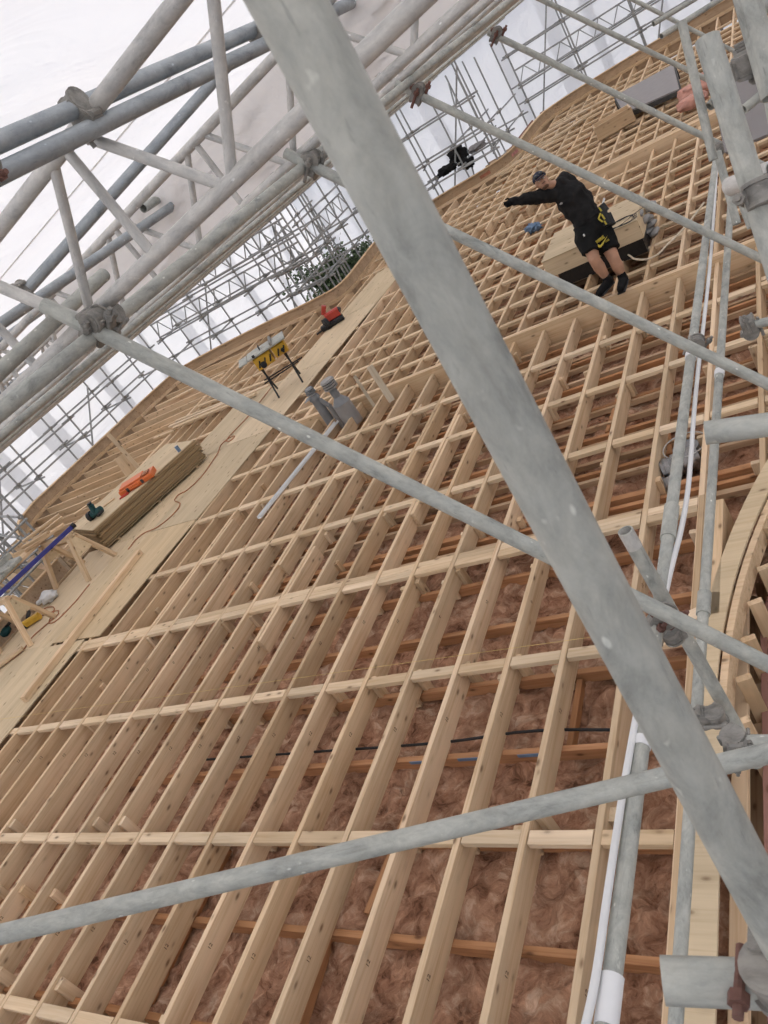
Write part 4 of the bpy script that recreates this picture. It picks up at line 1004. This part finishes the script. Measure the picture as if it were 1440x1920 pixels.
# small open timber box
p = gr(1132, 262, 0); t = thing('timber_box', 'small open-topped timber box standing on far joists', 'box', p, rotz=.25)
M0 = WM[t.name]
def lb(name, a, b, w, h, mat): bar(name, M0 @ Vector(a), M0 @ Vector(b), w, h, mat, t)
for y_ in (0, .45): lb('box_side', (-.1, y_, .17), (.75, y_, .17), .035, .3, PINE)
for x_ in (-.08, .73): lb('box_end', (x_, .02, .17), (x_, .43, .17), .035, .3, PINE)
lb('box_bottom', (-.06, .225, .03), (.71, .225, .03), .4, .018, PLY)
# grey panel on dark frame
ga, gb, gc, gd = gr(1152, 180, .34), gr(1170, 212, .20), gr(1273, 166, .20), gr(1262, 120, .34)
t = thing('grey_panel', 'flat grey roof panel propped on a dark frame on the far joists', 'panel', gr(1170, 220, 0))
me = mesh_from('panel', [tuple(x) for x in (ga, gb, gc, gd)] + [tuple(x - EZ * .03) for x in (ga, gb, gc, gd)], [(0, 1, 2, 3), (7, 6, 5, 4), (0, 4, 5, 1), (1, 5, 6, 2), (2, 6, 7, 3), (3, 7, 4, 0)], GREYSHEET); ob('panel_sheet', me, None, t)
for a, b in ((gb, gc), (ga, gd), (ga, gb), (gd, gc)): bar('panel_frame', Vector((a.x, a.y, a.z - .08)), Vector((b.x, b.y, b.z - .08)), .06, .09, DARKFRAME, t)
for a in (ga, gb, gc, gd): bar('panel_foot', Vector((a.x, a.y, -.02)), Vector((a.x, a.y, a.z - .12)), .08, .08, DARKFRAME, t)
# far bits: timber lengths over the joists, pink packs, blue bag, scaffold bags
for i, (a, b) in enumerate([((1000, 262), (1150, 178)), ((960, 310), (1090, 225)), ((1030, 240), (1190, 160)), ((930, 330), (1040, 265)), ((1260, 245), (1330, 205)), ((985, 300), (1120, 205))]):
    a = gr(*a, .025); b = gr(*b, .025); tag(bar('loose_board', a, b, .09, .045, PINE_DWANG), ['fourth lowest', 'second lowest', 'uppermost', 'lowest', '', 'third lowest'][i] + ' loose pine length on the joists left of the grey panel' if i != 4 else 'loose pine length lying right of the grey panel', 'board', 'loose lengths on the far joists' if i != 4 else None)
for i, (p, r_) in enumerate([((1312, 172), (.42, .3, .16)), ((1340, 150), (.3, .25, .2)), ((1300, 196), (.3, .2, .12))]):
    q = gr(p[0], p[1], .1); bm = bmesh.new(); res = bmesh.ops.create_cube(bm, size=2.0); bmesh.ops.subdivide_edges(bm, edges=bm.edges[:], cuts=7, use_grid_fill=True)
    for v_ in bm.verts:
        c_ = v_.co; k_ = 1 - .16 * (abs(c_.x * c_.y) + abs(c_.y * c_.z) + abs(c_.x * c_.z)); n_ = mnoise.noise(c_ * 2.6 + Vector((i * 5, 0, 0))) * .16 + mnoise.noise(c_ * 6) * .07; v_.co = q + EZ * .06 + Vector((c_.x * r_[0], c_.y * r_[1], c_.z * r_[2])) * (k_ + n_)
    tag(bmob('insulation_pack', bm, PINKPACK, smooth=True), ['large pink insulation pack lying right of the grey panel', 'pink insulation pack behind the stout standard', 'small torn pink insulation piece in front of the packs'][i], 'insulation pack')
q = gr(1000, 430, -.03); bm = bmesh.new(); lump_bm(bm, q + EZ * .03, (.15, .10, .08), 4, 3, .9, 3.2); tag(bmob('plastic_bag', bm, BLUEBAG, smooth=True), 'crumpled light blue plastic bag between joists left of the worker', 'bag')
for i, (x, y_, dz_, r_) in enumerate([(860, 290, 22.8, (.26, .24, .2)), (838, 318, 22.6, (.3, .2, .12)), (876, 306, 22.6, (.18, .2, .15)), (893, 276, 23.2, (.3, .25, .1))]):
    q = at(x, y_, dz_); bm = bmesh.new(); lump_bm(bm, q, r_, i * 3 + 1, 3, .7, 2.8)
    tag(bmob('tool_bag', bm, FABRIC if i < 3 else GREYSHEET, smooth=True), ['big black bag on the scaffold deck left of the worker', 'flat black bag lowest on the scaffold deck', 'small black bag beside the big one on the scaffold', 'grey tarpaulin heap on the scaffold deck'][i], 'bag')
# marks on the fascia
def fascia_mark(pts, mat, name, label):
    o = path_tube(name, pts, .012, mat, sub=3); tag(o, label, 'paint mark')
# ductwork between joists at right
p = gr(1262, 872, -.16)
t = thing('flexible_duct', 'crumpled metal ventilation duct lying between the right-hand joists', 'duct', p - EZ * .12)
bm = bmesh.new()
for i in range(9):
    a = p + Vector((-.10 + .035 * i, -.04 + .012 * i, -.02)); bm_tube(bm, a, a + Vector((.034, .011, 0)), .10 + .012 * (i % 2), 18)
bmob('duct_body', bm, DUCT, t, smooth=True, sharp=40)
q = gr(1255, 900, -.16); bm = bmesh.new()
for i in range(5): bm_tube(bm, q + Vector((-.12 + .03 * i, -.02, -.03)), q + Vector((-.092 + .03 * i, -.02, -.03)), .075 - .008 * (i % 2), 18)
bmob('duct_elbow', bm, DUCT, t, smooth=True, sharp=40)
q = gr(1285, 838, -.12); bm = bmesh.new(); bm_tube(bm, q - EZ * .12, q, .115, 24); bmob('duct_collar', bm, GREYP, t, smooth=True, sharp=40)
pts = [q + Vector((math.cos(a_ * .35) * .19, math.sin(a_ * .35) * .19, .02)) for a_ in range(19)]; path_tube('wire_ring', pts, .006, ALU, t)
# string line, black hose, blue tape
a = gr(-60, 1357, .02); b = gr(1300, 1168, .02); tag(tube('string_line', a, b, .0016, STRING, None, 6), 'thin yellow string line stretched across the joists', 'string')
tag(path_tube('black_hose', [(-6.2, 3.3, -.20), (-4.6, 3.28, -.19), (-3.3, 3.27, -.185), (-2.6, 3.3, -.18), (-1.9, 3.25, -.185), (-1.55, 3.24, -.19)], .0105, BLACK), 'black hose running across under the near joists', 'hose')
for i, (x, w) in enumerate([(-3.18, .3), (-2.7, .16), (-3.6, .12)]): tag(bar('blue_tape', (x, 3.118, -.205), (x + w, 3.118, -.205), .006, .03, BLUEBAG), ['long', 'short', 'shortest'][i] + ' strip of blue tape on the old joist under the black hose', 'tape')
# bracket block at the trimmer end
tag(bar('timber_block', (-1.56, 3.93, .02), (-1.42, 3.99, .02), .1, .04, PINE_DWANG), 'small pale timber block on the edge joist near the coupler', 'timber')
tag(bar('edge_trimmer', (-1.36, 3.95, -.1), (-1.36, 5.15, -.1), .09, .26, PINE), 'short doubled trimmer beside the right roof edge', 'timber')

# ================================================================== THE WORKER
def capsule(bm, a, b, ra, rb, seg=14):
    a = Vector(a); b = Vector(b); bm_tube(bm, a, b, ra, seg, rb)
    for p, r_ in ((a, ra), (b, rb)):
        res = bmesh.ops.create_uvsphere(bm, u_segments=seg, v_segments=8, radius=r_)
        for v_ in res['verts']: v_.co += p
def ell(bm, c, r_, R_=None, seg=16):
    res = bmesh.ops.create_uvsphere(bm, u_segments=seg, v_segments=12, radius=1.0)
    for v_ in res['verts']:
        q = Vector((v_.co.x * r_[0], v_.co.y * r_[1], v_.co.z * r_[2])); v_.co = Vector(c) + ((R_ @ q) if R_ else q)
def remeshed(name, bm, mat, parent, vox, sm=6):
    o = bmob(name, bm, mat, parent)
    m1 = o.modifiers.new('remesh', 'REMESH'); m1.mode = 'VOXEL'; m1.voxel_size = vox; m1.use_smooth_shade = True
    m2 = o.modifiers.new('smooth', 'SMOOTH'); m2.factor = .5; m2.iterations = sm
    return o
D0 = 10.12
def J(x, y_, dd=0.0): return at(x, y_, D0 + dd)
foot0 = J(1145, 545)
man = thing('person', 'worker in black hoodie, shorts and cap pointing left on the main beam', 'person', foot0)
sh = J(1050, 364, -.02); el = J(1003, 370, -.1); wr = J(963, 377, -.12); hd = J(952, 383, -.13)
sh2 = J(1063, 337, .12); el2 = J(1098, 368, .22); wr2 = J(1112, 392, .16)
hipL = J(1099, 440, -.02); hipR = J(1126, 434, .04); knL = J(1114, 486, -.06); knR = J(1152, 487, -.02); anL = J(1138, 522, .06); anR = J(1166, 517, .06)
pel = J(1111, 425); wst = J(1096, 404); che = J(1071, 371); nek = J(1047, 347); headc = J(1016, 341, -.16)
# head axes: up of the head points up-left in the picture, face towards the camera
hup = (J(1004, 325, -.09) - J(1028, 360, -.09)).normalized(); hfw = (-AZ * 1.0 - AX * .22 + AY * .12); hfw = (hfw - hup * hfw.dot(hup)).normalized(); hrt = hup.cross(hfw).normalized() * -1
HR = Matrix((hrt, hfw, hup)).transposed()
def H(a, b, c): return headc + hrt * a + hfw * b + hup * c
bm = bmesh.new()
ell(bm, H(0, -.012, .022), (.078, .098, .105), HR); ell(bm, H(0, .022, -.045), (.058, .068, .068), HR)                  # skull, jaw
capsule(bm, H(0, .092, .012), H(0, .112, -.020), .010, .014, 8)                                                       # nose
for s in (-1, 1): ell(bm, H(s * .078, -.012, 0), (.012, .024, .034), HR, 8)                                           # ears
capsule(bm, H(0, -.02, -.05), nek, .056, .062)
for s, k_, a_ in ((hipL, knL, anL), (hipR, knR, anR)):
    capsule(bm, s, k_, .108, .074); capsule(bm, k_, k_ + (a_ - k_) * .4, .072, .078); capsule(bm, k_ + (a_ - k_) * .4, a_, .078, .047)
capsule(bm, pel, wst, .13, .12); capsule(bm, wst, che, .12, .13); capsule(bm, che, nek, .12, .07)
capsule(bm, sh, el, .05, .04); capsule(bm, el, wr, .04, .03); capsule(bm, sh2, el2, .05, .04); capsule(bm, el2, wr2, .04, .03)
capsule(bm, che, sh, .09, .055); capsule(bm, che, sh2, .09, .055)
capsule(bm, wr2, J(1120, 400, .1), .03, .036)
remeshed('body', bm, SKIN, man, .011, 4)
bm = bmesh.new()                                                                                                      # hoodie
capsule(bm, J(1106, 420), wst, .185, .178, 18); capsule(bm, wst, che, .178, .205, 18); capsule(bm, che, J(1052, 350), .205, .12, 18)
capsule(bm, che + (sh - che) * .3, sh, .12, .088); capsule(bm, che + (sh2 - che) * .3, sh2, .12, .085)
capsule(bm, sh, el, .094, .080); capsule(bm, el, wr, .078, .054); capsule(bm, sh2, el2, .092, .08); capsule(bm, el2, wr2, .066, .05)
ell(bm, J(1058, 338, .10), (.13, .13, .09)); capsule(bm, J(1047, 352, -.06), J(1056, 334, .1), .07, .08)              # hood behind the neck
for i in range(5):
    t_ = i / 5; capsule(bm, J(1085 + 12 * t_, 385 + 24 * t_, -.17), J(1100 + 8 * t_, 380 + 26 * t_, -.13), .012, .018, 8)
hoo = remeshed('hoodie', bm, FABRIC, man, .012, 4)
FT = bpy.data.textures.new('folds', 'CLOUDS'); FT.noise_scale = .11; FT.noise_depth = 1
dm = hoo.modifiers.new('folds', 'DISPLACE'); dm.texture = FT; dm.strength = .055; dm.mid_level = .5; dm.texture_coords = 'GLOBAL'
bm = bmesh.new()                                                                                                      # shorts
capsule(bm, wst + (pel - wst) * .3, pel, .180, .186, 18); capsule(bm, hipL, hipL + (knL - hipL) * .36, .15, .13, 18); capsule(bm, hipR, hipR + (knR - hipR) * .34, .15, .13, 18)
bm_tube(bm, hipL, hipL + (knL - hipL) * .72, .15, 18, .135); bm_tube(bm, hipR, hipR + (knR - hipR) * .68, .15, 18, .135); capsule(bm, hipL, hipR, .15, .15)
sho = remeshed('shorts', bm, SHORTS, man, .012, 3)
dm = sho.modifiers.new('folds', 'DISPLACE'); dm.texture = FT; dm.strength = .04; dm.mid_level = .5; dm.texture_coords = 'GLOBAL'
def shoe(an, toe):
    bm = bmesh.new(); t_ = (toe - an); capsule(bm, an + EZ * .02, an - EZ * .05 + t_ * .05, .058, .062); capsule(bm, an - EZ * .055 - t_ * .12, an + t_ * .45 - EZ * .03, .058, .058); capsule(bm, an + t_ * .45 - EZ * .025, toe, .055, .044)
    so = remeshed('shoe', bm, SHOE, man, .012, 2)
    bm = bmesh.new(); bm_box(bm, an - EZ * .102 - t_ * .15, toe - EZ * .040 + t_ * .03, .105, .022, c=.008); bmob('sole', bm, BLACK, so)
shoe(anL, J(1123, 550, -.15)); shoe(anR, J(1163, 543, -.2))
def glove(w_, tip, mat):
    d = (tip - w_).normalized(); s = d.cross(AZ).normalized(); u = s.cross(d)
    bm = bmesh.new(); capsule(bm, w_ - d * .02, w_ + d * .07, .036, .042)
    for i in range(4):
        o = s * (-.030 + .02 * i); k1 = w_ + d * .085 + o; ln = (.034, .042, .040, .030)[i]; k2 = k1 + d * ln - u * .008; k3 = k2 + d * ln * .5 - u * .03
        capsule(bm, w_ + d * .05 + o, k1, .0115, .011, 8); capsule(bm, k1, k2, .011, .010, 8); capsule(bm, k2, k3, .010, .009, 8)
    t0 = w_ + d * .02 - s * .034; capsule(bm, t0, t0 + d * .035 - s * .028 - u * .01, .013, .012, 8); capsule(bm, t0 + d * .035 - s * .028 - u * .01, t0 + d * .07 - s * .026 - u * .022, .012, .010, 8)
    remeshed('glove', bm, mat, man, .006, 2)
glove(wr, hd, SHOE); glove(wr2, J(1121, 402, .08), SHOE)
# cap, beard, eyes, glasses on the cap
bm = bmesh.new(); ell(bm, H(0, -.012, .048), (.092, .112, .092), HR)
geom = [v_ for v_ in bm.verts if (v_.co - H(0, 0, .030)).dot(hup) < 0]; bmesh.ops.delete(bm, geom=geom, context='VERTS')
cap_o = bmob('cap', bm, NAVY, man, smooth=True)
bm = bmesh.new()
ring = [(math.sin(a) * .088, .085 + math.cos(a) * .085 - (.0 if abs(a) < 1 else .02)) for a in [(-1.35 + .3 * i) for i in range(10)]]
up_ = [bm.verts.new(H(x, b, .038 - .35 * max(0, b - .1))) for x, b in ring]; dn = [bm.verts.new(H(x, b, .030 - .35 * max(0, b - .1))) for x, b in ring]; bm.faces.new(up_); bm.faces.new(dn[::-1])
for i in range(len(ring)):
    j = (i + 1) % len(ring); bm.faces.new((up_[i], dn[i], dn[j], up_[j]))
bmob('cap_peak', bm, NAVY, cap_o)
bm = bmesh.new(); ell(bm, H(.034, .082, .075), (.032, .02, .022), HR, 12); ell(bm, H(-.034, .082, .075), (.032, .02, .022), HR, 12); bm_tube(bm, H(-.09, .0, .07), H(-.05, .08, .075), .005, 6); bm_tube(bm, H(.09, .0, .07), H(.05, .08, .075), .005, 6); bmob('sunglasses', bm, GLASS_DK, man, smooth=True)
bm = bmesh.new(); ell(bm, H(0, .020, -.074), (.050, .062, .036), HR); ell(bm, H(0, .083, -.038), (.028, .010, .008), HR, 10); bmob('beard', bm, BEARD, man, smooth=True)
bm = bmesh.new(); ell(bm, H(0, .090, -.056), (.022, .006, .006), HR, 10); bmob('mouth', bm, REDWOOD, man, smooth=True)
for s in (-1, 1):
    bm = bmesh.new(); ell(bm, H(s * .030, .082, .008), (.014, .008, .007), HR, 10); bmob('eye', bm, WHITE, man, smooth=True)
    bm = bmesh.new(); ell(bm, H(s * .030, .087, .008), (.006, .005, .006), HR, 8); bmob('pupil', bm, BLACK, man, smooth=True)
    bm = bmesh.new(); capsule(bm, H(s * .016, .090, .024), H(s * .046, .080, .026), .005, .004, 6); bmob('eyebrow', bm, BEARD, man, smooth=True)
# tool belt with pouches
tb_ = None
bm = bmesh.new(); n_ = 28; axis = (wst - pel).normalized(); cc = wst + (pel - wst) * .45; a1 = axis.orthogonal().normalized(); a2 = axis.cross(a1)
for i in range(n_):
    t0, t1 = 2 * math.pi * i / n_, 2 * math.pi * (i + 1) / n_
    bm_box(bm, cc + (a1 * math.cos(t0) + a2 * math.sin(t0)) * .205, cc + (a1 * math.cos(t1) + a2 * math.sin(t1)) * .205, .012, .04, up=axis, c=.002)
belt = bmob('tool_belt', bm, FABRIC, man)
pu = (J(1110, 385) - J(1128, 425)).normalized()
bm = bmesh.new(); pc = J(1128, 406, -.10); bm_box(bm, pc - pu * .13, pc + pu * .10, .17, .14, c=.03); bm_box(bm, pc - pu * .12 + AX * .07, pc + pu * .02 + AX * .07, .12, .16, c=.03); bm_box(bm, pc + pu * .05 + AX * .08 + AY * -.02, pc + pu * .16 + AX * .06, .07, .1, c=.02); bmob('tool_pouch', bm, BLACK, belt)
bm = bmesh.new()
for a, b in [((1123, 389), (1128, 396)), ((1126, 400), (1122, 410)), ((1122, 410), (1130, 416)), ((1128, 402), (1134, 411)), ((1133, 414), (1137, 421))]: bm_box(bm, J(*a, -.20), J(*b, -.20), .02, .012, up=-AZ, c=.002)
bmob('yellow_panel', bm, YELLOW2, belt)
tube('pencil_tool', J(1133, 372, -.05), J(1128, 392, -.06), .014, WHITE, belt, 8)
# the swoosh and lettering on the shorts
lc = J(1130, 451, -.19); lx = (J(1140, 444, 0) - J(1122, 458, 0)).normalized(); lz = (-AZ + AX * .0); lz = (lz - lx * lz.dot(lx)).normalized(); ly = lz.cross(lx)
ML = Matrix(((lx.x, ly.x, lz.x, lc.x), (lx.y, ly.y, lz.y, lc.y), (lx.z, ly.z, lz.z, lc.z), (0, 0, 0, 1)))
prof = [(-.075, .012), (-.083, -.012), (-.072, -.034), (-.05, -.038), (-.01, -.022), (.085, .022), (-.02, -.006), (-.052, -.014), (-.066, -.004)]
bm = bmesh.new(); vv = [bm.verts.new((x, y_ - .012, 0)) for x, y_ in prof]; vb = [bm.verts.new((x, y_ - .012, -.05)) for x, y_ in prof]; bm.faces.new(vv)
for i in range(len(prof)): j = (i + 1) % len(prof); bm.faces.new((vv[i], vb[i], vb[j], vv[j]))
bmob('shorts_emblem', bm, YELLOW2, man, ML)
ob('shorts_lettering', text_me('NIKE', .055, YELLOW2, .02), ML @ Matrix.Translation((-.01, .03, -.02)), man); ob('shorts_lettering', text_me('AIR', .032, YELLOW2, .02), ML @ Matrix.Translation((.05, -.035, -.02)), man)
tag(bmob('tmp_mark', bmesh.new(), WHITE), None) if False else None
bm = bmesh.new(); ell(bm, J(1095, 441, -.19), (.012, .012, .018)); bmob('shorts_tag', bm, WHITE, man, smooth=True)
bm = bmesh.new(); ell(bm, J(1052, 382, -.22), (.022, .012, .012)); bmob('chest_badge', bm, GREYP2, man, smooth=True)
